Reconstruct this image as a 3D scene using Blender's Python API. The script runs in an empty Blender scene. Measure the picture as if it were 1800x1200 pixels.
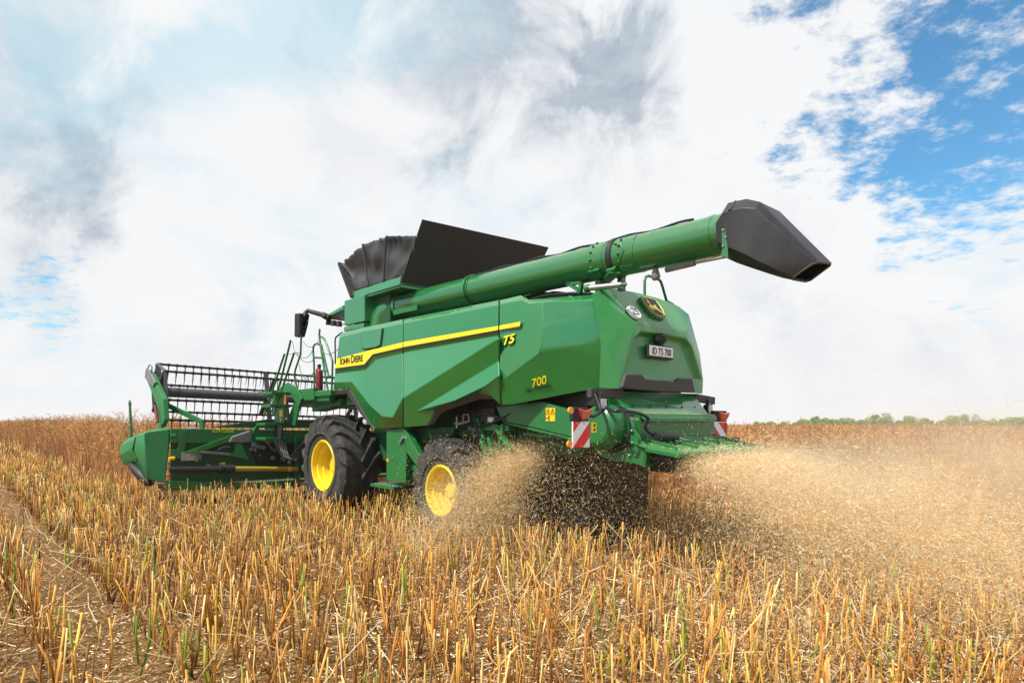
import bpy, bmesh, math, random
import numpy as np
from mathutils import Vector, Matrix
R = math.radians
random.seed(4)
RNG = np.random.default_rng(7)
S = bpy.context.scene
COL = S.collection

# ------------------------------------------------------------------ camera, sky, sun, exposure
EYE, FPX, CX, CY = 1.65, 1120.0, 900.0, 745.0
cam_data = bpy.data.cameras.new('camera')
cam = bpy.data.objects.new('camera', cam_data); COL.objects.link(cam)
cam.location = (0, 0, EYE); cam.rotation_euler = (R(90), 0, 0)
cam_data.sensor_width = 36; cam_data.lens = FPX / 1800 * 36
cam_data.shift_y = 145 / 1800
cam_data.clip_start = 0.05; cam_data.clip_end = 5000
S.camera = cam
S.view_settings.view_transform = 'Standard'; S.view_settings.look = 'None'
S.view_settings.exposure = 0.22; S.view_settings.gamma = 1
S.render.use_persistent_data = False
S.cycles.max_bounces = 6; S.cycles.volume_bounces = 3; S.cycles.transparent_max_bounces = 8

SUN_EL, SUN_AZ = R(54), R(-129)          # azimuth from +Y towards +X
sd = Vector((math.sin(SUN_AZ) * math.cos(SUN_EL), math.cos(SUN_AZ) * math.cos(SUN_EL), math.sin(SUN_EL)))
sl = bpy.data.lights.new('sun', 'SUN'); sl.energy = 5.0; sl.angle = R(1.2); sl.color = (1, .95, .86)
sun = bpy.data.objects.new('sun', sl); COL.objects.link(sun)
sun.rotation_euler = sd.to_track_quat('Z', 'Y').to_euler(); sun.location = (-20, 0, 30)

def direction(px, py):
    return Vector(((px - CX) / FPX, 1, (CY - py) / FPX)).normalized()

def make_world():
    w = bpy.data.worlds.new('World'); S.world = w; w.use_nodes = True
    nt = w.node_tree; N = nt.nodes; L = nt.links; N.clear()
    def nd(t, **k):
        n = N.new(t)
        for a, b in k.items(): setattr(n, a, b)
        return n
    def m(op, a, b=None, c=None, clamp=False):
        n = nd('ShaderNodeMath', operation=op, use_clamp=clamp)
        for i, x in enumerate((a, b, c)):
            if x is None: continue
            if isinstance(x, (int, float)): n.inputs[i].default_value = x
            else: L.new(x, n.inputs[i])
        return n.outputs[0]
    out = nd('ShaderNodeOutputWorld'); bg = nd('ShaderNodeBackground')
    bg.inputs['Strength'].default_value = 0.1
    L.new(bg.outputs[0], out.inputs[0])
    sky = nd('ShaderNodeTexSky', sky_type='NISHITA', sun_disc=False)
    sky.sun_elevation = SUN_EL; sky.sun_rotation = SUN_AZ; sky.air_density = 1.0; sky.dust_density = 0.6; sky.ozone_density = 2.0
    tc = nd('ShaderNodeTexCoord')
    nv = nd('ShaderNodeVectorMath', operation='NORMALIZE'); L.new(tc.outputs['Generated'], nv.inputs[0])
    sx = nd('ShaderNodeSeparateXYZ'); L.new(nv.outputs[0], sx.inputs[0])
    zz = m('ADD', m('MAXIMUM', sx.outputs[2], 0.0), 0.16)
    cb = nd('ShaderNodeCombineXYZ')
    L.new(m('DIVIDE', sx.outputs[0], zz), cb.inputs[0]); L.new(m('DIVIDE', sx.outputs[1], zz), cb.inputs[1])
    def noise(scale, detail, rough, dist, off, coords=None):
        mp = nd('ShaderNodeMapping'); mp.inputs['Location'].default_value = off
        L.new(coords or cb.outputs[0], mp.inputs[0])
        n = nd('ShaderNodeTexNoise'); n.inputs['Scale'].default_value = scale
        n.inputs['Detail'].default_value = detail; n.inputs['Roughness'].default_value = rough
        n.inputs['Distortion'].default_value = dist
        L.new(mp.outputs[0], n.inputs['Vector']); return n.outputs['Fac']
    puffs = noise(3.4, 10, .66, .15, (3.1, 1.7, 0))
    fine = noise(12.0, 8, .66, .1, (1.1, 8.7, 0))
    veil = noise(.9, 6, .55, .5, (7.7, 2.2, 0))
    wob = noise(7.0, 9, .62, .5, (0.3, 4.4, 0), nv.outputs[0])
    def blob(px, py, rad, soft, wobble=.10, d=None):
        d = d or direction(px, py)
        dp = nd('ShaderNodeVectorMath', operation='DISTANCE'); L.new(nv.outputs[0], dp.inputs[0]); dp.inputs[1].default_value = d
        q = m('ADD', dp.outputs['Value'], m('MULTIPLY', m('SUBTRACT', wob, .5), wobble * 2))
        mr = nd('ShaderNodeMapRange', interpolation_type='SMOOTHSTEP')
        L.new(q, mr.inputs[0]); mr.inputs[1].default_value = rad + soft; mr.inputs[2].default_value = max(rad - soft, 0)
        return mr.outputs[0]
    def most(lst):
        t = None
        for a, wgt in lst:
            x = m('MULTIPLY', a, wgt)
            if t is None: t = x
            else:
                n = nd('ShaderNodeMath', operation='SMOOTH_MAX'); L.new(t, n.inputs[0]); L.new(x, n.inputs[1]); n.inputs[2].default_value = .12; t = n.outputs[0]
        return t
    def total(lst):
        t = None
        for a, wgt in lst:
            x = m('MULTIPLY', a, wgt); t = x if t is None else m('ADD', t, x)
        return m('MINIMUM', t, 1.0)
    # open blue sky between the clouds
    holes = most([(blob(1690, 190, .11, .24, .12), 1.28), (blob(1860, 110, .07, .20, .12), 1.3), (blob(1410, 240, .02, .17, .14), .86),
                  (blob(1540, 305, .03, .11, .10), 1.0), (blob(1745, 275, .03, .12, .10), 1.05), (blob(90, 525, .03, .16, .14), .84), (blob(1700, 560, .03, .13, .12), .70),
                  (blob(1410, 0, .02, .16, .14), .84), (blob(1650, 10, .01, .14, .12), .78), (blob(1760, 410, .01, .12, .12), .74), (blob(60, 590, .01, .10, .1), .62)])
    # unseen blue opening added overhead and behind the camera, lowering the fill light
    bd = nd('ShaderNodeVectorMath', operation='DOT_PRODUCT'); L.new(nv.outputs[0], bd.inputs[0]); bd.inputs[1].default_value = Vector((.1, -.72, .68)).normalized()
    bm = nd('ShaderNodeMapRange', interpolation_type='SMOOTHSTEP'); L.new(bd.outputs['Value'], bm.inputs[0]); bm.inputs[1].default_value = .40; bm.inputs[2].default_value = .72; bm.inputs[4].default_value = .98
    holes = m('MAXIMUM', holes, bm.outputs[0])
    p = m('ADD', m('MULTIPLY', m('SUBTRACT', m('ADD', m('MULTIPLY', puffs, .5), m('MULTIPLY', fine, .5)), .5), 2.3), .5)
    cut = m('ADD', -.22, m('MULTIPLY', holes, .80))
    mr = nd('ShaderNodeMapRange', interpolation_type='SMOOTHSTEP')
    L.new(p, mr.inputs[0]); L.new(m('SUBTRACT', cut, .24), mr.inputs[1]); L.new(m('ADD', cut, .15), mr.inputs[2])
    cover = mr.outputs[0]
    # thin veil: pale blue streaks in the high cloud
    thin = total([(blob(400, 230, .14, .16, .4), .6), (blob(850, 320, .10, .10, .3), .7), (blob(470, 70, .05, .1, .3), .5), (blob(700, 60, .10, .1, .3), .45),
                  (blob(470, 340, .08, .08, .3), .6), (blob(1750, 420, .04, .05, .2), .4), (blob(60, 440, .12, .08, .3), .6), (blob(250, 250, .08, .08, .3), .5), (blob(1280, 60, .06, .08, .3), .5), (blob(100, 640, .12, .05, .2), .35)])
    mv = nd('ShaderNodeMapRange', interpolation_type='SMOOTHSTEP')
    L.new(veil, mv.inputs[0]); mv.inputs[1].default_value = .36; mv.inputs[2].default_value = .60
    thin = m('MULTIPLY', m('MULTIPLY', thin, mv.outputs[0]), .62)
    # unseen thin pale blue left of the view, added to tint panel reflections
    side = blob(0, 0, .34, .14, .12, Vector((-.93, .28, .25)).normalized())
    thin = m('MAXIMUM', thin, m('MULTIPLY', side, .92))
    # grey undersides
    dark = total([(blob(850, 105, .04, .15, .30), .85), (blob(1090, 145, .015, .10, .20), 1.0), (blob(1010, 185, .04, .13, .26), .35), (blob(30, 270, .02, .12, .26), .34),
                  (blob(70, 310, .01, .07, .2), .3), (blob(40, 20, .04, .12, .26), .35), (blob(40, 450, .03, .10, .26), .3), (blob(330, 640, .02, .10, .2), .22), (blob(1420, 610, .02, .12, .2), .25), (blob(1700, 660, .02, .10, .2), .28), (blob(1330, 470, .02, .10, .2), .22), (blob(620, 250, .02, .10, .2), .2)])
    # everything overhead and behind is broken bright cloud
    grey = m('ADD', m('MULTIPLY', dark, m('ADD', .35, m('MULTIPLY', fine, .9))), m('MULTIPLY', m('SUBTRACT', .52, veil), .22), clamp=True)
    cr = nd('ShaderNodeMixRGB'); L.new(grey, cr.inputs[0])
    cr.inputs[1].default_value = (8.1, 8.15, 8.25, 1); cr.inputs[2].default_value = (3.4, 4.1, 4.9, 1)
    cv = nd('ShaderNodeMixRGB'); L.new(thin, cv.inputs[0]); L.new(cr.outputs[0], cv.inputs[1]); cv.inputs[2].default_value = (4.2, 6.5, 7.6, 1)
    sk = nd('ShaderNodeMixRGB', blend_type='MULTIPLY'); sk.inputs[0].default_value = 1
    L.new(sky.outputs[0], sk.inputs[1]); sk.inputs[2].default_value = (.80, 1.42, 1.55, 1)
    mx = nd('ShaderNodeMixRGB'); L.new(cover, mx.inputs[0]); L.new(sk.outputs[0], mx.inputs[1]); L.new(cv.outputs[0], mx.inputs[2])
    # the bright band of haze near the horizon
    hz = nd('ShaderNodeMapRange', interpolation_type='SMOOTHSTEP'); L.new(sx.outputs[2], hz.inputs[0])
    hz.inputs[1].default_value = .17; hz.inputs[2].default_value = .0
    mh = nd('ShaderNodeMixRGB'); L.new(m('MULTIPLY', hz.outputs[0], .45), mh.inputs[0]); L.new(mx.outputs[0], mh.inputs[1]); mh.inputs[2].default_value = (7.6, 7.7, 7.9, 1)
    L.new(mh.outputs[0], bg.inputs['Color'])
make_world()

# ------------------------------------------------------------------ machine frame (u forward, v left, z up) and measuring helpers
TH = R(42)
DU = np.array([-math.sin(TH), math.cos(TH)]); DV = np.array([-math.cos(TH), -math.sin(TH)])
ORG = np.array([-3.379, 11.4]) - 1.55 * DV
def _ray(px, py): return np.array([(px - CX) / FPX, 1.0, (CY - py) / FPX])
def V(px, py, v):      # photo point on the machine's lengthwise plane v
    r = _ray(px, py); u, t = np.linalg.solve(np.array([[DU[0], -r[0]], [DU[1], -r[1]]]), -(ORG + v * DV))
    return (u, v, EYE + t * r[2])
def U(px, py, u):      # photo point on the machine's crosswise plane u
    r = _ray(px, py); v, t = np.linalg.solve(np.array([[DV[0], -r[0]], [DV[1], -r[1]]]), -(ORG + u * DU))
    return (u, v, EYE + t * r[2])
def to_world(uv): return ORG + uv[..., :1] * DU + uv[..., 1:2] * DV
def to_local(xy): q = xy - ORG; return np.stack([q @ DU, q @ DV], -1)
def ground_uv(u, v): return .20 * np.tanh((u + 1.7) / 17) + .36 * np.tanh((v - 1.5) / 30)
def ground_xy(xy):
    l = to_local(xy); return ground_uv(l[..., 0], l[..., 1])

# ------------------------------------------------------------------ materials
def mat(name, col, rough=.5, metal=0, coat=0, vary=0.0, scale=4, col2=None, bump=0, bscale=30, spec=.5, emit=None, coat_rough=.04):
    m = bpy.data.materials.new(name); m.use_nodes = True
    nt = m.node_tree; b = nt.nodes['Principled BSDF']; L = nt.links
    b.inputs['Base Color'].default_value = (*col, 1); b.inputs['Roughness'].default_value = rough
    b.inputs['Metallic'].default_value = metal; b.inputs['Coat Weight'].default_value = coat
    b.inputs['Coat Roughness'].default_value = coat_rough; b.inputs['Specular IOR Level'].default_value = spec
    tc = nt.nodes.new('ShaderNodeTexCoord')
    if vary or col2:
        n = nt.nodes.new('ShaderNodeTexNoise'); n.inputs['Scale'].default_value = scale; n.inputs['Detail'].default_value = 6; n.inputs['Roughness'].default_value = .65
        L.new(tc.outputs['Object'], n.inputs['Vector'])
        r = nt.nodes.new('ShaderNodeMapRange'); r.inputs[1].default_value = .38; r.inputs[2].default_value = .72
        r.inputs[4].default_value = vary if col2 else 1
        L.new(n.outputs['Fac'], r.inputs[0])
        x = nt.nodes.new('ShaderNodeMixRGB'); L.new(r.outputs[0], x.inputs[0])
        x.inputs[1].default_value = (*col, 1)
        x.inputs[2].default_value = (*(col2 or tuple(c * (1 - vary) for c in col)), 1)
        L.new(x.outputs[0], b.inputs['Base Color'])
        rr = nt.nodes.new('ShaderNodeMapRange'); L.new(n.outputs['Fac'], rr.inputs[0]); rr.inputs[1].default_value = .3; rr.inputs[2].default_value = .75
        rr.inputs[3].default_value = rough; rr.inputs[4].default_value = min(1, rough + .18); L.new(rr.outputs[0], b.inputs['Roughness'])
    if bump:
        n = nt.nodes.new('ShaderNodeTexNoise'); n.inputs['Scale'].default_value = bscale; n.inputs['Detail'].default_value = 4
        L.new(tc.outputs['Object'], n.inputs['Vector'])
        bp = nt.nodes.new('ShaderNodeBump'); bp.inputs['Strength'].default_value = bump; bp.inputs['Distance'].default_value = .02
        L.new(n.outputs['Fac'], bp.inputs['Height']); L.new(bp.outputs[0], b.inputs['Normal'])
    if emit:
        b.inputs['Emission Color'].default_value = (*emit[0], 1); b.inputs['Emission Strength'].default_value = emit[1]
    return m
DUST = (.30, .22, .12)
M = dict(
    green=mat('gloss_green_paint', (.003, .168, .028), .3, coat=1, vary=.3, scale=7, col2=(.008, .18, .034), bump=.03, bscale=1.6),
    hood=mat('satin_green_paint', (.028, .23, .055), .45, coat=.6, vary=.4, scale=9, col2=(.07, .25, .08), coat_rough=.2),
    frame=mat('frame_green_paint', (.004, .14, .026), .4, coat=.35, vary=.25, scale=6, col2=(.05, .13, .045), coat_rough=.2),
    auger=mat('auger_green_paint', (.004, .14, .026), .3, coat=1, vary=.12, scale=5, col2=(.03, .16, .04)),
    poly=mat('green_moulded_plastic', (.012, .17, .045), .45, vary=.2, scale=5, col2=(.08, .24, .07)),
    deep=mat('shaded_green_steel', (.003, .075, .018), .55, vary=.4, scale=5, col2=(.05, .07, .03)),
    yellow=mat('yellow_paint', (.83, .60, .004), .4, coat=.3, vary=.45, scale=7, col2=(.52, .38, .07)),
    stripe=mat('yellow_film', (.88, .70, .006), .35),
    black=mat('black_plastic', (.012, .012, .013), .5, vary=.3, scale=8, col2=(.04, .038, .033)),
    lettering=mat('black_lettering', (.008, .008, .008), .5),
    trim=mat('grey_brown_trim_plastic', (.045, .040, .040), .6, vary=.4, scale=10, col2=(.10, .085, .07), bump=.15, bscale=180),
    spout=mat('charcoal_spout_plastic', (.015, .015, .017), .42, vary=.35, scale=5, col2=(.035, .034, .033), bump=.06, bscale=60),
    flap=mat('black_rubber_sheet', (.017, .016, .016), .6, vary=.5, scale=22, col2=(.05, .045, .04), bump=.3, bscale=70),
    tarp=mat('black_vinyl_tarp', (.022, .022, .025), .42, vary=.4, scale=4, col2=(.06, .055, .05), bump=.5, bscale=9),
    rubber=mat('tyre_rubber', (.018, .018, .019), .75, vary=.75, scale=9, col2=(.10, .088, .07), bump=.3, bscale=70),
    steel=mat('bare_steel', (.45, .45, .46), .35, metal=1, vary=.3, scale=9),
    grey=mat('grey_paint', (.20, .20, .20), .5, vary=.4, scale=6),
    reel=mat('grey_reel_paint', (.075, .075, .080), .5, vary=.4, scale=8, col2=(.15, .13, .11)),
    tine=mat('brown_black_tine', (.018, .013, .011), .5),
    red=mat('red_paint', (.75, .010, .020), .4),
    dark_red=mat('dark_red_paint', (.22, .012, .02), .4),
    white=mat('white_film', (.88, .88, .90), .4),
    orange=mat('orange_reflector', (.95, .32, .01), .3, coat=.5),
    lamp_red=mat('red_lamp_plastic', (.50, .03, .02), .2, coat=1, vary=.5, scale=20, col2=(.75, .16, .10)),
    lamp=mat('lamp_lens', (.62, .62, .60), .2, coat=1, vary=.6, scale=40, col2=(.25, .24, .22)),
    glass=mat('dark_mirror_glass', (.30, .30, .30), .03, metal=1),
    board_yellow=mat('yellow_guard_plastic', (.42, .30, .015), .5, vary=.4, scale=6, col2=(.20, .14, .03)),
    hose=mat('black_hose', (.012, .012, .012), .4),
    decal=mat('yellow_decal', (.85, .50, .005), .45),
    badge=mat('dark_badge', (.008, .009, .012), .55),
)
for k in ('green', 'auger'): M[k].node_tree.nodes['Principled BSDF'].inputs['Coat IOR'].default_value = 1.65
# clear cab glass
gm = bpy.data.materials.new('cab_glass'); gm.use_nodes = True
_b = gm.node_tree.nodes['Principled BSDF']; _b.inputs['Base Color'].default_value = (.9, .95, .95, 1); _b.inputs['Roughness'].default_value = .02
_b.inputs['Transmission Weight'].default_value = 1; _b.inputs['IOR'].default_value = 1.05
M['cab_glass'] = gm

def attr_mat(name, rough=.65, translucent=0.0, mottle=.25, mscale=18):
    m = bpy.data.materials.new(name); m.use_nodes = True
    nt = m.node_tree; b = nt.nodes['Principled BSDF']; L = nt.links
    a = nt.nodes.new('ShaderNodeAttribute'); a.attribute_name = 'col'
    n = nt.nodes.new('ShaderNodeTexNoise'); n.inputs['Scale'].default_value = mscale; n.inputs['Detail'].default_value = 4
    tc = nt.nodes.new('ShaderNodeTexCoord'); L.new(tc.outputs['Object'], n.inputs['Vector'])
    r = nt.nodes.new('ShaderNodeMapRange'); L.new(n.outputs['Fac'], r.inputs[0]); r.inputs[1].default_value = .3; r.inputs[2].default_value = .7
    r.inputs[3].default_value = 1 - mottle; r.inputs[4].default_value = 1 + mottle
    x = nt.nodes.new('ShaderNodeVectorMath'); x.operation = 'SCALE'; L.new(a.outputs['Color'], x.inputs[0]); L.new(r.outputs[0], x.inputs['Scale'])
    L.new(x.outputs[0], b.inputs['Base Color']); b.inputs['Roughness'].default_value = rough; b.inputs['Specular IOR Level'].default_value = .3
    if translucent:
        t = nt.nodes.new('ShaderNodeBsdfTranslucent'); L.new(x.outputs[0], t.inputs[0])
        mx = nt.nodes.new('ShaderNodeMixShader'); mx.inputs[0].default_value = translucent
        L.new(b.outputs[0], mx.inputs[1]); L.new(t.outputs[0], mx.inputs[2])
        L.new(mx.outputs[0], nt.nodes['Material Output'].inputs[0])
    return m

# ------------------------------------------------------------------ mesh helpers
def vec(a): return Vector(a)
def flow(pts, k=6):
    P = [vec(p) for p in pts]; P = [P[0] * 2 - P[1]] + P + [P[-1] * 2 - P[-2]]; out = []
    for i in range(1, len(P) - 2):
        a, b, c, d = P[i - 1:i + 3]
        for j in range(k):
            t = j / k; out.append(.5 * (2 * b + (c - a) * t + (2 * a - 5 * b + 4 * c - d) * t * t + (3 * b - 3 * c + d - a) * t ** 3))
    return out + [P[-2]]
class MB:
    def __init__(self): self.v = []; self.f = []
    def add(self, vs, fs):
        o = len(self.v); self.v += [tuple(map(float, p)) for p in vs]; self.f += [tuple(i + o for i in f) for f in fs]; return self
    def box(self, lo, hi):
        (a, b, c), (d, e, f) = lo, hi
        return self.add([(a, b, c), (d, b, c), (d, e, c), (a, e, c), (a, b, f), (d, b, f), (d, e, f), (a, e, f)],
                        [(0, 3, 2, 1), (4, 5, 6, 7), (0, 1, 5, 4), (1, 2, 6, 5), (2, 3, 7, 6), (3, 0, 4, 7)])
    def beam(self, p, q, w, h, up=(0, 0, 1)):
        p, q = vec(p), vec(q); d = (q - p).normalized(); s = d.cross(vec(up))
        if s.length < 1e-4: s = d.cross(Vector((1, 0, 0)))
        s.normalize(); t = s.cross(d); s *= w / 2; t *= h / 2
        return self.add([p - s - t, p + s - t, p + s + t, p - s + t, q - s - t, q + s - t, q + s + t, q - s + t],
                        [(0, 1, 2, 3), (7, 6, 5, 4), (0, 4, 5, 1), (1, 5, 6, 2), (2, 6, 7, 3), (3, 7, 4, 0)])
    def tube(self, path, r, n=10, cap=True):
        P = [vec(p) for p in path]; k = len(P); rs = r if isinstance(r, (list, tuple)) else [r] * k
        ref = None; vs = []
        for i in range(k):
            d = (P[min(i + 1, k - 1)] - P[max(i - 1, 0)]).normalized()
            if ref is None:
                ref = d.cross(Vector((0, 0, 1)))
                if ref.length < 1e-3: ref = d.cross(Vector((1, 0, 0)))
            a = (ref - d * ref.dot(d)).normalized(); ref = a; b = d.cross(a)
            vs += [P[i] + (a * math.cos(2 * math.pi * j / n) + b * math.sin(2 * math.pi * j / n)) * rs[i] for j in range(n)]
        fs = [(i * n + j, i * n + (j + 1) % n, (i + 1) * n + (j + 1) % n, (i + 1) * n + j) for i in range(k - 1) for j in range(n)]
        if cap: fs += [tuple(reversed(range(n))), tuple(range((k - 1) * n, k * n))]
        return self.add(vs, fs)
    def prism(self, poly, off):
        n = len(poly); off = vec(off); P = [vec(p) for p in poly]
        return self.add(P + [p + off for p in P], [tuple(range(n)), tuple(reversed(range(n, 2 * n)))] +
                        [(i + n, (i + 1) % n + n, (i + 1) % n, i) for i in range(n)])
    def lathe(self, prof, c, n=48, axis='v'):     # prof: (radius, offset along axis), closed loop if first==last
        vs = []
        for r, a in prof:
            for j in range(n):
                t = 2 * math.pi * j / n
                if axis == 'v': p = (c[0] + r * math.cos(t), c[1] + a, c[2] + r * math.sin(t))
                elif axis == 'u': p = (c[0] + a, c[1] + r * math.cos(t), c[2] + r * math.sin(t))
                else: p = (c[0] + r * math.cos(t), c[1] + r * math.sin(t), c[2] + a)
                vs.append(p)
        return self.add(vs, [(i * n + j, i * n + (j + 1) % n, (i + 1) * n + (j + 1) % n, (i + 1) * n + j) for i in range(len(prof) - 1) for j in range(n)])
    def ball(self, c, r, n=10):
        rr = r if isinstance(r, (tuple, list)) else (r, r, r)
        vs = [(c[0] + rr[0] * math.sin(math.pi * i / n) * math.cos(2 * math.pi * j / n), c[1] + rr[1] * math.sin(math.pi * i / n) * math.sin(2 * math.pi * j / n),
               c[2] + rr[2] * math.cos(math.pi * i / n)) for i in range(n + 1) for j in range(n)]
        return self.add(vs, [(i * n + j, i * n + (j + 1) % n, (i + 1) * n + (j + 1) % n, (i + 1) * n + j) for i in range(n) for j in range(n)])
    def build(self, name, m, parent=None, bevel=0, smooth=None, thick=0, label=None, split=False):
        if split: return self.pieces(name, m, parent, bevel, smooth)
        me = bpy.data.meshes.new(name); me.from_pydata(self.v, [], self.f); me.validate()
        me.materials.append(M[m] if isinstance(m, str) else m)
        bm = bmesh.new(); bm.from_mesh(me); bmesh.ops.remove_doubles(bm, verts=bm.verts, dist=1e-5)
        if not thick: bmesh.ops.recalc_face_normals(bm, faces=bm.faces)
        bm.to_mesh(me); bm.free()
        if smooth: me.shade_smooth(); me.set_sharp_from_angle(angle=R(smooth))
        o = bpy.data.objects.new(name, me); COL.objects.link(o)
        if parent is not None: o.parent = parent
        if thick:
            s = o.modifiers.new('thickness', 'SOLIDIFY'); s.thickness = thick; s.offset = -1
        if bevel:
            b = o.modifiers.new('bevel', 'BEVEL'); b.width = bevel; b.segments = 2; b.limit_method = 'ANGLE'; b.angle_limit = R(28)
            if smooth: b.harden_normals = True
        if label: o['label'] = label
        return o
def _pieces(self, name, m, parent, bevel, smooth):
    n = len(self.v); up = list(range(n))
    def find(i):
        while up[i] != i: up[i] = up[up[i]]; i = up[i]
        return i
    for f in self.f:
        for i in f[1:]: up[find(i)] = find(f[0])
    groups = {}
    for f in self.f: groups.setdefault(find(f[0]), []).append(f)
    last = None
    for fs in groups.values():
        ids = sorted({i for f in fs for i in f}); mp = {i: k for k, i in enumerate(ids)}
        b = MB(); b.v = [self.v[i] for i in ids]; b.f = [tuple(mp[i] for i in f) for f in fs]; last = b.build(name, m, parent, bevel, smooth)
    return last
MB.pieces = _pieces
def tag(o, label=None, cat=None, group=None, kind=None):
    for k, x in (('label', label), ('category', cat), ('group', group), ('kind', kind)):
        if x: o[k] = x
    return o
def empty(name, parent=None, loc=(0, 0, 0)):
    o = bpy.data.objects.new(name, None); COL.objects.link(o); o.location = loc; o.empty_display_size = .2
    if parent is not None: o.parent = parent
    return o
def lettering(name, txt, m, parent, origin, xd, yd, height, width=None, shear=0, depth=.003, bold=.0, caps=None, space=1.0, on=None):
    """flat raised letters: origin is the lower left corner, xd/yd directions of the writing"""
    x0 = 0; polys = []
    parts = caps or [(txt, 1.0)]
    mb = MB(); xd, yd = vec(xd).normalized(), vec(yd).normalized(); nd = xd.cross(yd).normalized(); allv = []; allf = []
    for s, k in parts:
        c = bpy.data.curves.new('writing', 'FONT'); c.body = s; c.size = k; c.shear = shear; c.offset = bold; c.extrude = .02; c.space_character = space
        o = bpy.data.objects.new('writing', c); COL.objects.link(o)
        bpy.context.view_layer.update()
        me = o.to_mesh(); vs = [v.co.copy() for v in me.vertices]; fs = [tuple(p.vertices) for p in me.polygons]
        o.to_mesh_clear(); bpy.data.objects.remove(o); bpy.data.curves.remove(c)
        if s == 'J':
            lo, hi = min(v.y for v in vs), max(v.y for v in vs)
            for v in vs: v.y = (v.y - lo) * hi / (hi - lo)
        off = len(allv); mx = max(v.x for v in vs); mn = min(v.x for v in vs)
        allv += [Vector((v.x - mn + x0, v.y, v.z)) for v in vs]; allf += [tuple(i + off for i in f) for f in fs]
        x0 += mx - mn + (.10 if k == 1 else .38)
    H = max(v.y for v in allv); W = max(v.x for v in allv)
    sy = height / H; sxx = (width / W) if width else sy
    O = vec(origin)
    pts = [O + xd * (v.x * sxx) + yd * (v.y * sy) for v in allv]
    if on is not None:                     # lay the letters on the surface of a side panel
        from mathutils.bvhtree import BVHTree
        me = on.data; tree = BVHTree.FromPolygons([v.co.copy() for v in me.vertices], [tuple(q.vertices) for q in me.polygons])
        for p in pts:
            hit = tree.ray_cast(Vector((p.x, 3, p.z)), Vector((0, -1, 0)))[0]
            if hit is not None: p.y = hit.y + .014
    mb.add([p + nd * (depth * (v.z / .04 + .5)) for p, v in zip(pts, allv)], allf)
    return mb.build(name, m, parent)

# numpy meshes for vegetation and straw
def big_mesh(name, verts, faces, cols, m):
    me = bpy.data.meshes.new(name)
    nv, (nf, k) = len(verts), faces.shape
    me.vertices.add(nv); me.vertices.foreach_set('co', verts.astype(np.float32).ravel())
    me.loops.add(nf * k); me.loops.foreach_set('vertex_index', faces.astype(np.int32).ravel())
    me.polygons.add(nf); me.polygons.foreach_set('loop_start', np.arange(0, nf * k, k, dtype=np.int32))
    me.polygons.foreach_set('loop_total', np.full(nf, k, np.int32))
    me.update(calc_edges=True)
    a = me.color_attributes.new('col', 'FLOAT_COLOR', 'POINT')
    a.data.foreach_set('color', np.concatenate([cols, np.ones((nv, 1))], 1).astype(np.float32).ravel())
    me.materials.append(m)
    o = bpy.data.objects.new(name, me); COL.objects.link(o); return o
class Soup:
    def __init__(self): self.V = []; self.F = []; self.C = []; self.n = 0
    def put(self, v, f, c):
        self.V.append(v.reshape(-1, 3)); self.F.append(f.reshape(-1, 4) + self.n); self.C.append(c.reshape(-1, 3)); self.n += v.reshape(-1, 3).shape[0]
    def ribbons(self, p0, p1, w0, w1, col, bend=0):
        n = len(p0); d = p1 - p0; d = d / (np.linalg.norm(d, axis=1, keepdims=True) + 1e-9)
        s = np.cross(d, RNG.normal(size=(n, 3))); s /= np.linalg.norm(s, axis=1, keepdims=True) + 1e-9
        w0 = np.broadcast_to(np.asarray(w0, float).reshape(-1, 1), (n, 1)); w1 = np.broadcast_to(np.asarray(w1, float).reshape(-1, 1), (n, 1))
        if bend:
            q = np.cross(d, s); L = np.linalg.norm(p1 - p0, axis=1, keepdims=True)
            pm = (p0 + p1) / 2 + q * L * bend * RNG.normal(size=(n, 1)); wm = (w0 + w1) / 2
            v = np.stack([p0 - s * w0, p0 + s * w0, pm - s * wm, pm + s * wm, p1 - s * w1, p1 + s * w1], 1)
            f = np.arange(n)[:, None, None] * 6 + np.array([[0, 1, 3, 2], [2, 3, 5, 4]])[None]
            self.put(v, f, np.repeat(col[:, None], 6, 1))
        else:
            v = np.stack([p0 - s * w0, p0 + s * w0, p1 + s * w1, p1 - s * w1], 1)
            self.put(v, np.arange(4 * n).reshape(n, 4), np.repeat(col[:, None], 4, 1))
    def stalks(self, pts, rad, col0, col1, sides=5):
        """pts (n,k,3), rad (n,k): round stems with a cut top"""
        n, k, _ = pts.shape; a = np.arange(sides) * 2 * math.pi / sides
        d = pts[:, -1] - pts[:, 0]; d /= np.linalg.norm(d, axis=1, keepdims=True)
        x = np.cross(d, np.array([.3, 1, .1])); x /= np.linalg.norm(x, axis=1, keepdims=True); y = np.cross(d, x)
        ring = x[:, None, :] * np.cos(a)[None, :, None] + y[:, None, :] * np.sin(a)[None, :, None]
        v = pts[:, :, None, :] + ring[:, None] * rad[:, :, None, None]
        f = []
        for i in range(k - 1):
            for j in range(sides): f.append([i * sides + j, i * sides + (j + 1) % sides, (i + 1) * sides + (j + 1) % sides, (i + 1) * sides + j])
        top = (k - 1) * sides; f.append([top, top + 1, top + 2, top + 3])
        if sides == 5: f.append([top, top + 3, top + 4, top + 4][:4])
        f = np.array([q for q in f if len(set(q)) == 4])
        t = np.linspace(0, 1, k)[None, :, None]
        c = col0[:, None] * (1 - t) + col1[:, None] * t
        c = np.repeat(c[:, :, None], sides, 2)
        self.put(v, np.arange(n)[:, None, None] * (k * sides) + f[None], c)
    def build(self, name, m): return big_mesh(name, np.concatenate(self.V), np.concatenate(self.F), np.concatenate(self.C), m)
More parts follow.
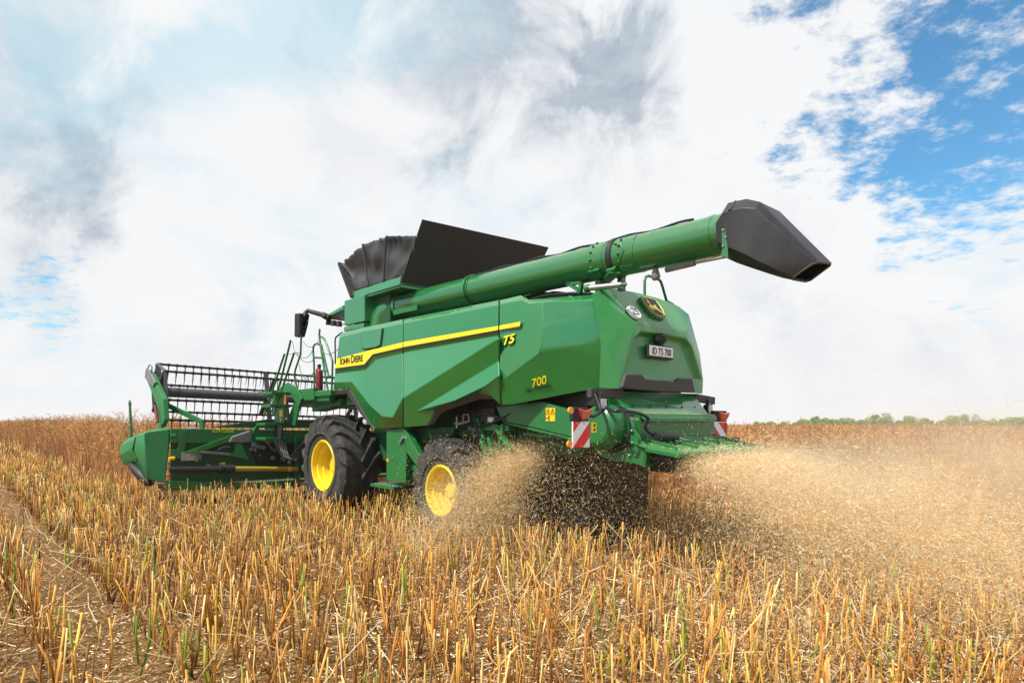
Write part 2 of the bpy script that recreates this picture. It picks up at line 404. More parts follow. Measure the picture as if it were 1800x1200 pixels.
def pick(cols, n, p=None, jit=.18):
    c = np.array(cols)[RNG.choice(len(cols), n, p=p)]
    return np.clip(c * (1 + RNG.normal(size=(n, 1)) * jit), 0.003, .95)

# ------------------------------------------------------------------ ground
def make_ground():
    k = 150; t = np.linspace(-1, 1, k); s = np.sign(t) * (np.abs(t) * 12 + (np.abs(t) ** 5) * 2500)
    X, Y = np.meshgrid(s, s + 8); xy = np.stack([X.ravel(), Y.ravel()], -1)
    z = ground_xy(xy); v = np.concatenate([xy, z[:, None]], 1)
    i, j = np.meshgrid(np.arange(k - 1), np.arange(k - 1)); a = (j * k + i).ravel()
    f = np.stack([a, a + 1, a + k + 1, a + k], 1)
    m = bpy.data.materials.new('field_soil_and_litter'); m.use_nodes = True
    nt = m.node_tree; b = nt.nodes['Principled BSDF']; L = nt.links; b.inputs['Roughness'].default_value = .9; b.inputs['Specular IOR Level'].default_value = .15
    tc = nt.nodes.new('ShaderNodeTexCoord')
    def noise(sc, det, rough=.6):
        n = nt.nodes.new('ShaderNodeTexNoise'); n.inputs['Scale'].default_value = sc; n.inputs['Detail'].default_value = det; n.inputs['Roughness'].default_value = rough
        L.new(tc.outputs['Object'], n.inputs['Vector']); return n.outputs['Fac']
    fine = noise(38, 6, .75); big = noise(.7, 4)
    r = nt.nodes.new('ShaderNodeValToRGB'); L.new(fine, r.inputs[0])
    for e, (p, c) in zip([r.color_ramp.elements[0], r.color_ramp.elements[1]], [(.38, (.055, .027, .012, 1)), (.66, (.58, .38, .16, 1))]): e.position = p; e.color = c
    e = r.color_ramp.elements.new(.52); e.color = (.24, .125, .042, 1)
    x = nt.nodes.new('ShaderNodeMixRGB'); x.blend_type = 'MULTIPLY'; x.inputs[0].default_value = .45
    r2 = nt.nodes.new('ShaderNodeMapRange'); L.new(big, r2.inputs[0]); r2.inputs[1].default_value = .35; r2.inputs[2].default_value = .65; r2.inputs[3].default_value = .45; r2.inputs[4].default_value = 1.2
    L.new(r.outputs[0], x.inputs[1]); L.new(r2.outputs[0], x.inputs[2]); L.new(x.outputs[0], b.inputs['Base Color'])
    bp = nt.nodes.new('ShaderNodeBump'); bp.inputs['Strength'].default_value = .8; bp.inputs['Distance'].default_value = .03
    L.new(fine, bp.inputs['Height']); L.new(bp.outputs[0], b.inputs['Normal'])
    o = big_mesh('ground', v, f, np.ones((len(v), 3)) * .3, m); o.data.shade_smooth()
    tag(o, 'harvested field floor of soil and straw litter rising gently to the left', 'ground', kind='structure')
make_ground()

CROP_V0, CROP_U0, CROP_VR = 3.75, 4.2, -3.5
def in_crop(l): return ((l[:, 0] > CROP_U0) & (l[:, 1] < CROP_V0)) | (l[:, 1] < CROP_VR)
STRAW = [(.58, .265, .040), (.64, .33, .065), (.46, .185, .030), (.70, .48, .18), (.28, .11, .024), (.56, .34, .055)]

def view_points(dens, y0, y1, half=.92):
    n = int(dens * half * (y1 * y1 - y0 * y0)); y = np.sqrt(RNG.uniform(y0 * y0, y1 * y1, n)); x = RNG.uniform(-half, half, n) * y
    return np.stack([x, y], 1)

def make_stubble():
    S1 = Soup(); S2 = Soup(); S3 = Soup()
    for y0, y1, dens, sides, wf, hf in ((1.6, 8, 54, 5, 1, 1.7), (8, 14, 48, 4, 1.05, 1.25), (14, 24, 24, 4, 1.5, 1.05), (24, 60, 6, 4, 2.6, 1)):
        xy = view_points(dens, y0, y1, hf); l = to_local(xy)
        row = np.round(l[:, 1] / .34) * .34 + RNG.normal(size=len(l)) * .050
        l = np.stack([l[:, 0], row], 1)
        lane = np.abs(l[:, 1] - 5.82) < .16 + .06 * np.sin(l[:, 0] * 2) * np.sin(l[:, 0] * .7 + 1)
        keep = ~in_crop(l) & ~(lane & (RNG.uniform(size=len(l)) < .96))
        for (wu, wv) in ((0, 1.27), (-3.46, 1.23), (0, -1.2), (-3.46, -1.2)):       # flattened under the wheels
            keep &= ~((np.abs(l[:, 0] - wu) < .45) & (np.abs(l[:, 1] - wv) < .40))
        keep &= ~((l[:, 0] > 2.2) & (np.abs(l[:, 1]) < 3.3))
        l = l[keep]; n = len(l); b2 = to_world(l); z = ground_uv(l[:, 0], l[:, 1])
        p0 = np.concatenate([b2, z[:, None] - .02], 1)
        h = np.clip(RNG.normal(.44, .07, n), .14, .64); sh = RNG.uniform(size=n) < .22; h[sh] *= RNG.uniform(.35, .8, sh.sum())
        lean = RNG.normal(size=(n, 2)) * .10 + np.array([.02, 0]); odd = RNG.uniform(size=n) < .2; lean[odd] *= 3.4
        p2 = p0 + np.concatenate([lean * h[:, None], h[:, None]], 1)
        p1 = (p0 + p2) / 2 + np.concatenate([RNG.normal(size=(n, 2)) * .012, np.zeros((n, 1))], 1)
        r = RNG.uniform(.0034, .0092, n) * wf
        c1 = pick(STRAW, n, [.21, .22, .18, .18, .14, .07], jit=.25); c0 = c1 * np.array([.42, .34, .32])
        g = RNG.uniform(size=n) < (.03 if y1 < 10 else .10)
        c1[g] = pick([(.34, .38, .035), (.42, .42, .05), (.20, .30, .03)], g.sum()); c0[g] = c1[g] * np.array([.9, .75, .8])
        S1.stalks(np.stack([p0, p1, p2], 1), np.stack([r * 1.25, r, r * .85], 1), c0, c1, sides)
        # forked side stems
        fk = RNG.uniform(size=n) < (.55 if y1 < 20 else .3); m = fk.sum()
        t = RNG.uniform(.25, .75, m)[:, None]; q0 = p0[fk] * (1 - t) + p2[fk] * t
        az = RNG.uniform(0, 2 * math.pi, m); ln = h[fk] * (1 - t[:, 0]) * RNG.uniform(.5, 1.15, m)
        tilt = RNG.uniform(.25, .7, m)
        q2 = q0 + np.stack([np.cos(az) * tilt * ln, np.sin(az) * tilt * ln, ln], 1)
        q1 = (q0 + q2) / 2 + np.stack([np.cos(az), np.sin(az), np.zeros(m)], 1) * .12 * ln[:, None]
        rr = r[fk] * .62
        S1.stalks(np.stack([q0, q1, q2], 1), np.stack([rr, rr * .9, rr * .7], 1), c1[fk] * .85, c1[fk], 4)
        # thin shreds and dry leaf rags on the stems
        if y1 < 20:
            rg = RNG.uniform(size=n) < .42; m = rg.sum(); t = RNG.uniform(.05, .8, m)[:, None]
            a = p0[rg] * (1 - t) + p2[rg] * t; d = RNG.normal(size=(m, 3)); d[:, 2] = -np.abs(d[:, 2]) * .8
            S1.ribbons(a, a + d / np.linalg.norm(d, axis=1, keepdims=True) * RNG.uniform(.03, .11, (m, 1)), .006, .001, pick([(.13, .06, .025), (.25, .13, .05), (.09, .045, .025), (.5, .38, .2)], m), bend=.3)
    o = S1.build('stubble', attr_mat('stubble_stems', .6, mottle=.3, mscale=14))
    tag(o, 'cut rapeseed stubble, upright orange and tan stems over the field', 'stubble', kind='stuff')
    # loose straw leaning and lying across
    for y0, y1, dens in ((1.6, 9, 15), (9, 18, 8)):
        xy = view_points(dens, y0, y1, 1.3); l = to_local(xy); l = l[~in_crop(l) & ~((l[:, 0] > 2.0) & (np.abs(l[:, 1]) < 3.4))]; n = len(l)
        az = RNG.uniform(0, 2 * math.pi, n); ln = RNG.uniform(.15, .62, n); el = np.abs(RNG.normal(0, .5, n)).clip(0, 1.2)
        p = np.concatenate([to_world(l), (ground_uv(l[:, 0], l[:, 1]) + RNG.uniform(.0, .2, n))[:, None]], 1)
        d = np.stack([np.cos(az) * np.cos(el), np.sin(az) * np.cos(el), np.sin(el)], 1) * ln[:, None]
        r = RNG.uniform(.0018, .0045, n)
        mid = p + d / 2 + RNG.normal(size=(n, 3)) * .012
        c = pick([(.66, .50, .27), (.60, .38, .15), (.72, .60, .40), (.45, .24, .08)], n)
        S2.stalks(np.stack([p, mid, p + d], 1), np.stack([r, r, r * .8], 1), c, c, 4)
    # chopped litter on the soil
    for y0, y1, dens, w in ((1.6, 6, 1500, .0032), (6, 10, 650, .0045), (10, 16, 170, .008)):
        xy = view_points(dens, y0, y1, 1.4); l = to_local(xy)
        side = 1 / (1 + np.exp(-(xy[:, 0] / xy[:, 1] + .18) * 6))          # chopped straw lies thicker behind the spreader
        l = l[~in_crop(l) & (RNG.uniform(size=len(l)) < .25 + .75 * side)]; n = len(l)
        az = RNG.uniform(0, 2 * math.pi, n); ln = RNG.uniform(.012, .06, n); el = RNG.normal(0, .28, n)
        p = np.concatenate([to_world(l), (ground_uv(l[:, 0], l[:, 1]) + RNG.uniform(.003, .035, n))[:, None]], 1)
        d = np.stack([np.cos(az) * np.cos(el), np.sin(az) * np.cos(el), np.sin(el)], 1) * ln[:, None]
        S3.ribbons(p, p + d, w * RNG.uniform(.5, 1.5, n), w * RNG.uniform(.4, 1.2, n), pick([(.78, .60, .34), (.66, .44, .20), (.84, .72, .50), (.38, .21, .09), (.16, .09, .045)], n, [.3, .25, .2, .15, .1]), bend=.15)
    tag(S2.build('loose_straw', attr_mat('pale_straw', .5, mottle=.15)), 'thin pale straws leaning and lying between the stubble stems', 'straw', kind='stuff')
    tag(S3.build('straw_litter', attr_mat('chopped_straw', .6, mottle=.2)), 'chopped straw and husks scattered on the soil', 'litter', kind='stuff')
make_stubble()

# ------------------------------------------------------------------ standing crop
def make_crop():
    Q = Soup()
    def plants(l, H, fine=1.0, pods=34, wide=1.0):
        n = len(l); b = np.concatenate([to_world(l), ground_uv(l[:, 0], l[:, 1])[:, None]], 1)
        h = H * RNG.uniform(.82, 1.08, n) * (1 + .05 * np.sin(l[:, 0] * .9 + 1.3 * np.sin(l[:, 1] * .5)) + .03 * np.sin(l[:, 0] * 2.7 + l[:, 1] * 1.9)); lean = RNG.normal(size=(n, 2)) * .12
        top = b + np.concatenate([lean * h[:, None], h[:, None]], 1)
        CR = [(.40, .175, .045), (.46, .22, .065), (.31, .125, .035), (.52, .30, .11), (.36, .17, .05)]
        c = pick(CR, n)
        Q.ribbons(b, top, .006 * wide, .002 * wide, c * .75)
        k = 9; idx = np.repeat(np.arange(n), k); m = len(idx)
        t = RNG.uniform(.35, .92, m)[:, None]; a = b[idx] * (1 - t) + top[idx] * t
        az = RNG.uniform(0, 2 * math.pi, m); ln = RNG.uniform(.22, .55, m) * (1.15 - t[:, 0] * .5); el = RNG.uniform(.7, 1.25, m)
        e = a + np.stack([np.cos(az) * np.cos(el), np.sin(az) * np.cos(el), np.sin(el)], 1) * ln[:, None]
        e[:, 2] = np.minimum(e[:, 2], b[idx, 2] + h[idx] * RNG.uniform(.93, 1.06, m))
        Q.ribbons(a, e, .0028 * wide, .0015 * wide, c[idx] * .9)
        per = max(1, pods // k); ib = np.repeat(np.arange(m), per); mm = len(ib)
        t = RNG.uniform(.1, 1, mm)[:, None]; a2 = a[ib] * (1 - t) + e[ib] * t
        az = RNG.uniform(0, 2 * math.pi, mm); el = RNG.uniform(-.2, 1.2, mm); ln = RNG.uniform(.045, .10, mm)
        e2 = a2 + np.stack([np.cos(az) * np.cos(el), np.sin(az) * np.cos(el), np.sin(el)], 1) * ln[:, None]
        pc = pick([(.50, .26, .08), (.60, .38, .16), (.42, .19, .05), (.70, .52, .28), (.30, .13, .04)], mm, [.32, .22, .25, .09, .12])
        Q.ribbons(a2, e2, .0042 * wide, .0022 * wide, pc)
    def strip(u0, u1, v0, v1, dens):
        n = int(abs(u1 - u0) * abs(v1 - v0) * dens); return np.stack([RNG.uniform(u0, u1, n), RNG.uniform(min(v0, v1), max(v0, v1), n)], 1)
    HL = 1.66
    plants(strip(4.3, 16, CROP_V0, CROP_V0 - 1.6, 26), HL, pods=45)
    plants(strip(16, 40, CROP_V0, CROP_V0 - 2.2, 12), HL, pods=36, wide=1.6)
    plants(strip(40, 110, CROP_V0, CROP_V0 - 4, 4), HL, pods=30, wide=3)
    plants(strip(4.6, 7.5, CROP_V0 - 1.6, -4, 14), HL - .05, pods=40, wide=1.3)
    plants(strip(7.5, 60, 2, -60, 1.3), HL, pods=30, wide=3.2)
    plants(strip(-13, 4, CROP_VR, CROP_VR - 1.5, 26), 1.66, pods=45)
    plants(strip(-14, 4, CROP_VR - 1.5, CROP_VR - 5, 9), 1.66, pods=40, wide=1.4)
    plants(strip(-20, 10, CROP_VR - 5, CROP_VR - 26, 2.6), 1.68, pods=30, wide=2.4)
    plants(strip(-40, 30, CROP_VR - 26, CROP_VR - 110, .55), 1.75, pods=27, wide=5)
    o = Q.build('standing_crop', attr_mat('ripe_rapeseed', .65, translucent=.12, mottle=.42, mscale=.55))
    tag(o, 'ripe reddish brown rapeseed still standing beside and ahead of the harvester', 'crop', kind='stuff')
    # the closed mass of stems inside the stand
    def mass(u0, u1, v0, v1, nu, nv, H):
        us = u0 + (u1 - u0) * np.linspace(0, 1, nu) ** 1.6; vs = v0 + (v1 - v0) * np.linspace(0, 1, nv) ** 1.6
        UU, VV = np.meshgrid(us, vs, indexing='ij'); z = ground_uv(UU, VV) + H + RNG.normal(size=UU.shape) * .06
        z[0, :] = ground_uv(UU[0], VV[0]); z[:, 0] = ground_uv(UU[:, 0], VV[:, 0]); z[-1, :] = z[-1, :] - H
        w = to_world(np.stack([UU.ravel(), VV.ravel()], 1)); v = np.concatenate([w, z.ravel()[:, None]], 1)
        i, j = np.meshgrid(np.arange(nu - 1), np.arange(nv - 1), indexing='ij'); a = (i * nv + j).ravel()
        return v, np.stack([a, a + nv, a + nv + 1, a + 1], 1)
    T = Soup()
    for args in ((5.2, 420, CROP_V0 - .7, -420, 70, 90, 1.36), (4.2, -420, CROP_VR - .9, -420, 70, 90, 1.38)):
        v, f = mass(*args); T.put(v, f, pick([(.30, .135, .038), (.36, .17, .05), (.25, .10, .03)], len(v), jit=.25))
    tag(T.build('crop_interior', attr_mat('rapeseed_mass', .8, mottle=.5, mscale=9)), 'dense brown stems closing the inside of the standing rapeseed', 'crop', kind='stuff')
make_crop()

# ------------------------------------------------------------------ bushes and trees on the horizon
def make_trees():
    lm = attr_mat('hedge_leaves', .6, translucent=.25, mottle=.2, mscale=.6)
    bark = mat('tree_bark', (.10, .075, .05), .9, vary=.4, scale=3)
    spec = [  # photo x, top y, width px, distance, kind
        (1345, 744, 26, 190, 0), (1372, 743, 40, 185, 0), (1412, 738, 52, 180, 1), (1446, 737, 40, 182, 1), (1433, 729, 12, 178, 3), (1478, 738, 46, 176, 1), (1498, 743, 30, 180, 0),
        (1548, 730, 34, 172, 2), (1526, 741, 34, 175, 0), (1576, 740, 36, 174, 1), (1609, 732, 34, 170, 2), (1640, 745, 36, 174, 0), (1660, 741, 34, 171, 0),
        (1692, 731, 42, 165, 2), (1722, 739, 36, 168, 1), (1750, 741, 40, 166, 1), (1778, 737, 40, 160, 1), (1806, 736, 40, 158, 1)]
    lab = {0: 'low pale green bush', 1: 'broad bright green bush', 2: 'round olive green tree', 3: 'thin sapling'}
    words = ['beyond the crop, nearest the tail lamp', 'second from the left on the skyline', 'with the sapling above it, left part of the skyline', 'under the thin sapling, right side', 'poking up above a broad bush on the skyline', 'at the right of the left cluster', 'filling the gap before the round trees',
             'leftmost of the three round trees', 'at the left foot of the leftmost round tree', 'between the first and second round trees', 'second of the three round trees', 'in the lowest gap of the skyline', 'at the left foot of the largest round tree',
             'rightmost and largest of the three round trees', 'at the right foot of the largest round tree', 'third from the right end of the skyline', 'second from the right end of the skyline', 'cut off by the right edge of the photo']
    for (px, ty, wpx, D, k), wd in zip(spec, words):
        x = (px - CX) / FPX * D; g = float(ground_xy(np.array([[x, D]]))[0]); topz = EYE + (CY - ty) / FPX * D
        H = (topz - g) * 1.0 + .45; W = (3.1 if k < 2 else 1.9) * wpx / FPX * D; root = empty('tree' if k >= 2 else 'bush', None, (x, D, g))
        tag(root, f'{lab[k]} {wd}', 'tree' if k >= 2 else 'bush', 'trees and bushes of the far hedge')
        mb = MB(); th = H * (.45 if k >= 2 else .3)
        mb.tube([(0, 0, -.1), (.05, 0, th * .5), (-.06, .04, th), (0, 0, H * .8)], [.16 * H / 4, .12 * H / 4, .08 * H / 4, .02], 7)
        for i in range(6):
            a = RNG.uniform(0, 6.28); z0 = H * RNG.uniform(.2, .55); mb.tube([(0, 0, z0), (math.cos(a) * W * .2, math.sin(a) * W * .2, z0 + H * .15), (math.cos(a) * W * .38, math.sin(a) * W * .38, z0 + H * .3)], [.05, .035, .01], 5)
        mb.build('trunk', bark, root, smooth=50)
        nc = (34 if k < 2 else 20) if k < 3 else 7; cc = []
        for i in range(nc):
            a = RNG.uniform(0, 6.28); rr = math.sqrt(RNG.uniform(0, 1)) * W * .42; z = H * (RNG.uniform(.22, .88) if k < 2 else RNG.uniform(.32, .9)); rr *= math.sqrt(max(.08, 1 - (z / H) ** 2.2))
            cc.append((math.cos(a) * rr, math.sin(a) * rr, z, RNG.uniform(.10, .24) * min(W, H * 1.3)))
        P = []; C = []
        for (a, b, c, r) in cc:
            m = 150; d = RNG.normal(size=(m, 3)); d /= np.linalg.norm(d, axis=1, keepdims=True); p = np.array([a, b, c]) + d * r * RNG.uniform(.45, 1.08, (m, 1)) * np.array([1, 1, .8])
            base = {0: (.22, .29, .07), 1: (.18, .28, .05), 2: (.21, .29, .07), 3: (.2, .27, .08)}[k]
            P.append(p); C.append(np.clip(np.array(base) * RNG.uniform(.75, 1.3) * (1 + RNG.normal(size=(m, 1)) * .2), .01, .5))
        P = np.concatenate(P); C = np.concatenate(C); P[:, 2] = np.clip(P[:, 2], .1, H * 1.03); Q = Soup(); d = RNG.normal(size=P.shape); d /= np.linalg.norm(d, axis=1, keepdims=True)
        Q.ribbons(P - d * .11, P + d * .11, .085, .03, C)
        o = Q.build('crown', lm); o.parent = root
make_trees()

# ------------------------------------------------------------------ green regrown shoots standing out of the stubble
def make_shoots():
    lm = attr_mat('green_shoot_stems', .5, translucent=.15, mottle=.2, mscale=30)
    spots = [(246, 947, 1022), (275, 958, 1045), (325, 1008, 1085), (122, 962, 1012), (25, 972, 1050), (133, 1078, 1198), (89, 1070, 1135), (243, 1070, 1190), (279, 1045, 1160), (322, 1100, 1195), (338, 1106, 1190), (367, 1126, 1215),
             (497, 915, 978), (540, 1018, 1105), (605, 1020, 1112), (720, 985, 1100), (712, 948, 995), (557, 1018, 1065), (834, 965, 1012), (644, 1172, 1235), (979, 930, 978), (1020, 934, 988), (1072, 1020, 1140), (1105, 1100, 1190), (1192, 1072, 1195),
             (1210, 1014, 1130), (1284, 986, 1032), (1060, 1138, 1195), (1652, 1076, 1172), (1632, 1104, 1190), (1694, 1094, 1182), (1555, 1120, 1190)]
    words = {1: 'single straight green stem', 2: 'forked yellow green shoot', 3: 'three pronged green shoot'}
    for i, (px, ty, by) in enumerate(spots):
        D = EYE * FPX / (by - CY); x = (px - CX) / FPX * D; g = float(ground_xy(np.array([[x, D]]))[0]); H = min(.62, max(.22, (by - ty) / FPX * D))
        k = [2, 1, 2, 3][i % 4]; Q = Soup(); c = np.array([[(.36, .40, .03), (.22, .33, .035), (.42, .44, .05)][i % 3]])
        lean = RNG.normal(size=2) * .06
        for j in range(k):
            a = 6.28 * (j / k) + i; sp = 0 if k == 1 else RNG.uniform(.12, .25); h0 = 0 if j == 0 else H * RNG.uniform(.2, .45); hh = H * (1 if j == 0 else RNG.uniform(.8, 1.02))
            p0 = np.array([lean[0] * h0, lean[1] * h0, h0 - (.02 if j == 0 else 0)]); p2 = np.array([lean[0] * hh + math.cos(a) * sp * (hh - h0), lean[1] * hh + math.sin(a) * sp * (hh - h0), hh]); p1 = (p0 + p2) / 2 + np.array([math.cos(a), math.sin(a), 0]) * .03 * (k > 1)
            r = (.010 if j == 0 else .0075) * (D / 6) ** .3
            Q.stalks(np.stack([p0, p1, p2])[None], np.array([[r * 1.1, r, r * .7]]), c * .75, c * RNG.uniform(.9, 1.2), 5)
        n = 5; t = RNG.uniform(.3, .95, (n, 1)); a0 = np.concatenate([np.repeat(lean[None], n, 0) * H * t, H * t], 1); d = RNG.normal(size=(n, 3)) * .03 + np.array([0, 0, .03])
        Q.ribbons(a0, a0 + d, .005, .001, np.repeat(c * .9, n, 0), bend=.2)
        o = Q.build('green_shoot', lm); o.location = (x, D, g)
        tag(o, words[k] + ' among the cut orange stubble', 'shoot', 'green shoots among the stubble')
make_shoots()

# ------------------------------------------------------------------ the combine harvester
def make_combine():
    root = empty('combine_harvester'); root.location = (ORG[0], ORG[1], 0); root.rotation_euler = (0, 0, R(132))
    tag(root, 'green combine harvester with black unloading spout, reel header and yellow wheel rims, cutting the field', 'combine harvester')
    CM = .08                                     # centre line of the machine
    # ---- inner body: everything between the panels
    mb = MB()
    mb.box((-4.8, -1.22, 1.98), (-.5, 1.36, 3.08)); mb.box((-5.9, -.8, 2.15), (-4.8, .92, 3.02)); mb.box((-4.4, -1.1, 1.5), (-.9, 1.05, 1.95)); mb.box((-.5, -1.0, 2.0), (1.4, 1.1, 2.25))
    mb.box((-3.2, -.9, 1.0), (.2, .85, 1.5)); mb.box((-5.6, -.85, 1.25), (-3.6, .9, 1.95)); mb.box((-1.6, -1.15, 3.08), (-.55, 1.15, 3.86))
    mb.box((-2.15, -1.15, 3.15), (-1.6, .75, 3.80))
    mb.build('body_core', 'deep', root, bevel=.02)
    # ---- left side panels: front, middle (to the long seam), rear door
    def panel(name, rows, faces, label=None, mm='green', bevel=.018):
        b = MB(); b.add([V(*p) for p in rows], faces); o = b.build(name, mm, root, bevel=bevel, smooth=24, thick=.035, label=label); return o
    # front panel
    fr = [(598, 585, 1.40), (637, 575, 1.40), (672, 568, 1.40), (708, 560, 1.40),            # 0-3 top edge
          (596, 593, 1.475), (637, 583, 1.475), (672, 576, 1.475), (708, 568, 1.475),          # 4-7 chamfer
          (592, 629, 1.505), (650, 614.5, 1.505), (680, 607.3, 1.505), (708, 600.5, 1.505),       # 8-11 stripe top
          (589, 648, 1.505), (640, 641, 1.505), (655, 623, 1.505), (708, 611, 1.505),          # 12-15 stripe bottom
          (588, 657, 1.47), (643, 650.5, 1.47), (661, 632, 1.47), (708, 620.5, 1.47),           # 16-19 step
          (586.5, 672, 1.535), (618, 671, 1.54), (650, 712, 1.57), (672, 732, 1.59), (708, 699, 1.625),   # 20-24 bulge
          (585, 685, 1.49), (614, 683, 1.49), (652, 748, 1.46), (668, 754, 1.45), (708, 751.5, 1.45), (690, 734, 1.585), (708, 727, 1.545)]
    ff = [(0, 4, 5, 1), (1, 5, 6, 2), (2, 6, 7, 3), (4, 8, 9, 5), (5, 9, 10, 6), (6, 10, 11, 7), (8, 12, 13, 9), (9, 13, 14, 10), (10, 14, 15, 11),
          (12, 16, 17, 13), (13, 17, 18, 14), (14, 18, 19, 15), (16, 20, 21, 17), (17, 21, 22), (17, 22, 23, 18), (18, 23, 30, 24, 19), (20, 25, 26, 21), (21, 26, 27, 22), (22, 27, 28, 23), (23, 28, 29, 31, 30), (30, 31, 24)]
    front = panel('side_panel', fr, ff, 'front side panel over the front wheel')
    md = [(709, 560, 1.40), (875.5, 527, 1.40), (709, 568, 1.475), (875.5, 536, 1.475), (709, 600, 1.505), (875.5, 572, 1.505), (709, 610.5, 1.505), (875.5, 580.5, 1.505),   # 0-7
          (709, 620, 1.47), (875.5, 590.5, 1.47), (709, 699, 1.625), (868, 599, 1.61), (876, 594, 1.605),     # 8-12 upper crease
          (734, 722, 1.545), (876.5, 635, 1.525),                        # 13,14 bottom of the dark flank
          (800, 704, 1.59), (852, 679, 1.60), (877, 660, 1.60),                # 15-17 lower crease
          (709, 727, 1.545), (709, 751.5, 1.45), (751, 748, 1.455), (764, 722, 1.50), (776, 714, 1.51), (843, 692, 1.52), (860, 694, 1.52), (879, 712, 1.46)]   # 18-25
    mf = [(0, 2, 3, 1), (2, 4, 5, 3), (4, 6, 7, 5), (6, 8, 9, 7), (8, 10, 11, 12, 9), (10, 13, 14, 12, 11), (13, 15, 16, 17, 14), (10, 18, 13), (18, 19, 20, 21, 13), (13, 21, 22, 15), (15, 22, 23, 16), (16, 23, 24, 17), (17, 24, 25)]
    middle = panel('side_panel', md, mf, 'middle side panel with long sloping crease')
    rr = [(877.5, 527, 1.40), (916, 518, 1.38), (930, 526, 1.34), (1040, 517, .96), (1047, 518.5, .93),     # 0-4 top
          (877.5, 535, 1.475), (918, 526.5, 1.46), (931, 533, 1.44), (1048, 527, .985),                # 5-8
          (877.5, 571, 1.505), (953, 560, 1.46), (953, 530, 1.43),                          # 9-11
          (877.5, 580, 1.505), (878, 590, 1.50), (953, 608, 1.475), (878, 648, 1.54),            # 12-15
          (1067, 603, 1.02), (948, 620, 1.465), (878.5, 672, 1.535), (1062, 648, 1.06), (882, 712, 1.46), (900, 711, 1.44), (1061, 680.5, 1.0), (1058, 560, 1.02)]
    rf = [(0, 5, 6, 1), (1, 6, 7, 2), (2, 7, 11, 8, 3), (3, 8, 4), (5, 9, 10, 11, 7, 6), (9, 12, 13, 14, 10), (13, 15, 17, 14), (11, 10, 14, 23, 8), (14, 17, 16, 23), (15, 18, 17), (17, 18, 19, 16), (18, 20, 21, 22, 19)]
    rear = panel('side_panel', rr, rf, 'rear side door tapering towards the tail')
    # dark rubber seams
    mb = MB(); mb.tube([V(876.5, 527, 1.39), V(876.5, 590, 1.47), V(877.5, 650, 1.52), V(880.5, 712, 1.44)], .014, 6); mb.tube([V(1049, 518, .93), V(1059, 560, 1.0), V(1068.5, 604, 1.0), V(1065, 645, 1.03), V(1063, 681, .98)], .014, 6)
    mb.build('seam_seal', 'black', root, smooth=60, split=True)
    # small service flap in the front panel
    mb = MB(); mb.add([V(*p) for p in [(639.5, 582, 1.485), (672.5, 577, 1.485), (671.5, 588, 1.496), (669, 607, 1.511), (664, 609.5, 1.513), (642, 613.5, 1.513), (638, 612, 1.511), (637, 597, 1.502)]], [tuple(range(8))])
    fl = mb.build('service_flap', 'green', root, bevel=.008, thick=.02)
    mb = MB(); P = [V(*p) for p in [(638.5, 583, 1.482), (636, 597, 1.495), (637, 612.5, 1.507), (642, 614.8, 1.51), (664, 610.8, 1.51), (669.8, 608, 1.508), (672.3, 588, 1.493), (673.2, 577, 1.484)]]
    mb.tube(P, .009, 5); mb.build('flap_gap', 'lettering', fl)
    # yellow stripe with its dark grey underline, and the writing
    e = .004
    def film(name, pts, m, par, off=e): 
        mb = MB(); mb.add([V(x, y, v + off) for x, y, v in pts], [tuple(range(len(pts)))]); return mb.build(name, m, par, thick=.003)
    film('stripe', [(591.7, 630.5, 1.506), (589.2, 647, 1.506), (640, 640, 1.506), (655, 622.2, 1.506), (707.6, 610.2, 1.506), (707.6, 601.5, 1.506), (650, 615.5, 1.506)], 'stripe', front)
    film('stripe', [(709, 601, 1.506), (709, 609.7, 1.506), (875.3, 579.6, 1.506), (875.3, 572.7, 1.506)], 'stripe', middle)
    film('stripe', [(877.8, 572.2, 1.506), (877.8, 579.2, 1.506), (913, 573, 1.497), (915, 565.3, 1.492)], 'stripe', rear, .012)
    film('stripe_edge', [(589.1, 647.6, 1.507), (588.7, 650.6, 1.497), (641.5, 643.6, 1.497), (656, 625.6, 1.497), (707.6, 613.4, 1.497), (707.6, 610.7, 1.507), (655, 622.8, 1.507), (640, 640.6, 1.507)], 'trim', front)
    film('stripe_edge', [(709, 610.2, 1.507), (709, 613, 1.497), (875.3, 583, 1.497), (875.3, 580.2, 1.507)], 'trim', middle)
    film('stripe_edge', [(877.8, 579.8, 1.509), (877.8, 582.4, 1.507), (914, 576, 1.497), (916.5, 565.3, 1.492), (915.3, 565.3, 1.492), (913.3, 573.6, 1.497)], 'trim', rear, .012)
    BK = (-1, 0, 0)       # writing on the left side runs towards the tail
    a = V(597, 641, 1.514); b_ = V(637.5, 634, 1.514)
    JD = [('J', 1), ('OHN', .80), ('D', 1), ('EERE', .80)]
    lettering('lettering', '', 'lettering', front, a, Vector(b_) - Vector(a), (0, 0, 1), .125, (Vector(b_) - Vector(a)).length, caps=JD, bold=.012)
    p = V(886.5, 606.5, 1.508); q = V(908, 601, 1.50)
    lettering('lettering', 'T5', 'lettering', rear, Vector(p) + Vector((.012, .0, -.012)), Vector(q) - Vector(p), (0, 0, 1), .112, .210, shear=.25, bold=.045, on=rear)
    o = lettering('lettering', 'T5', 'stripe', rear, Vector(p), Vector(q) - Vector(p), (0, 0, 1), .106, .200, shear=.25, bold=.022, on=rear); o.location.y = .006
    p = V(930.5, 680, 1.415); q = V(956, 674, 1.335)
    lettering('lettering', '700', 'stripe', rear, Vector(p), Vector(q) - Vector(p), (0, 0, 1), .092, .215, shear=.25, bold=.004, on=rear)
    p = V(921, 690, 1.415); q = V(957, 682.5, 1.31)
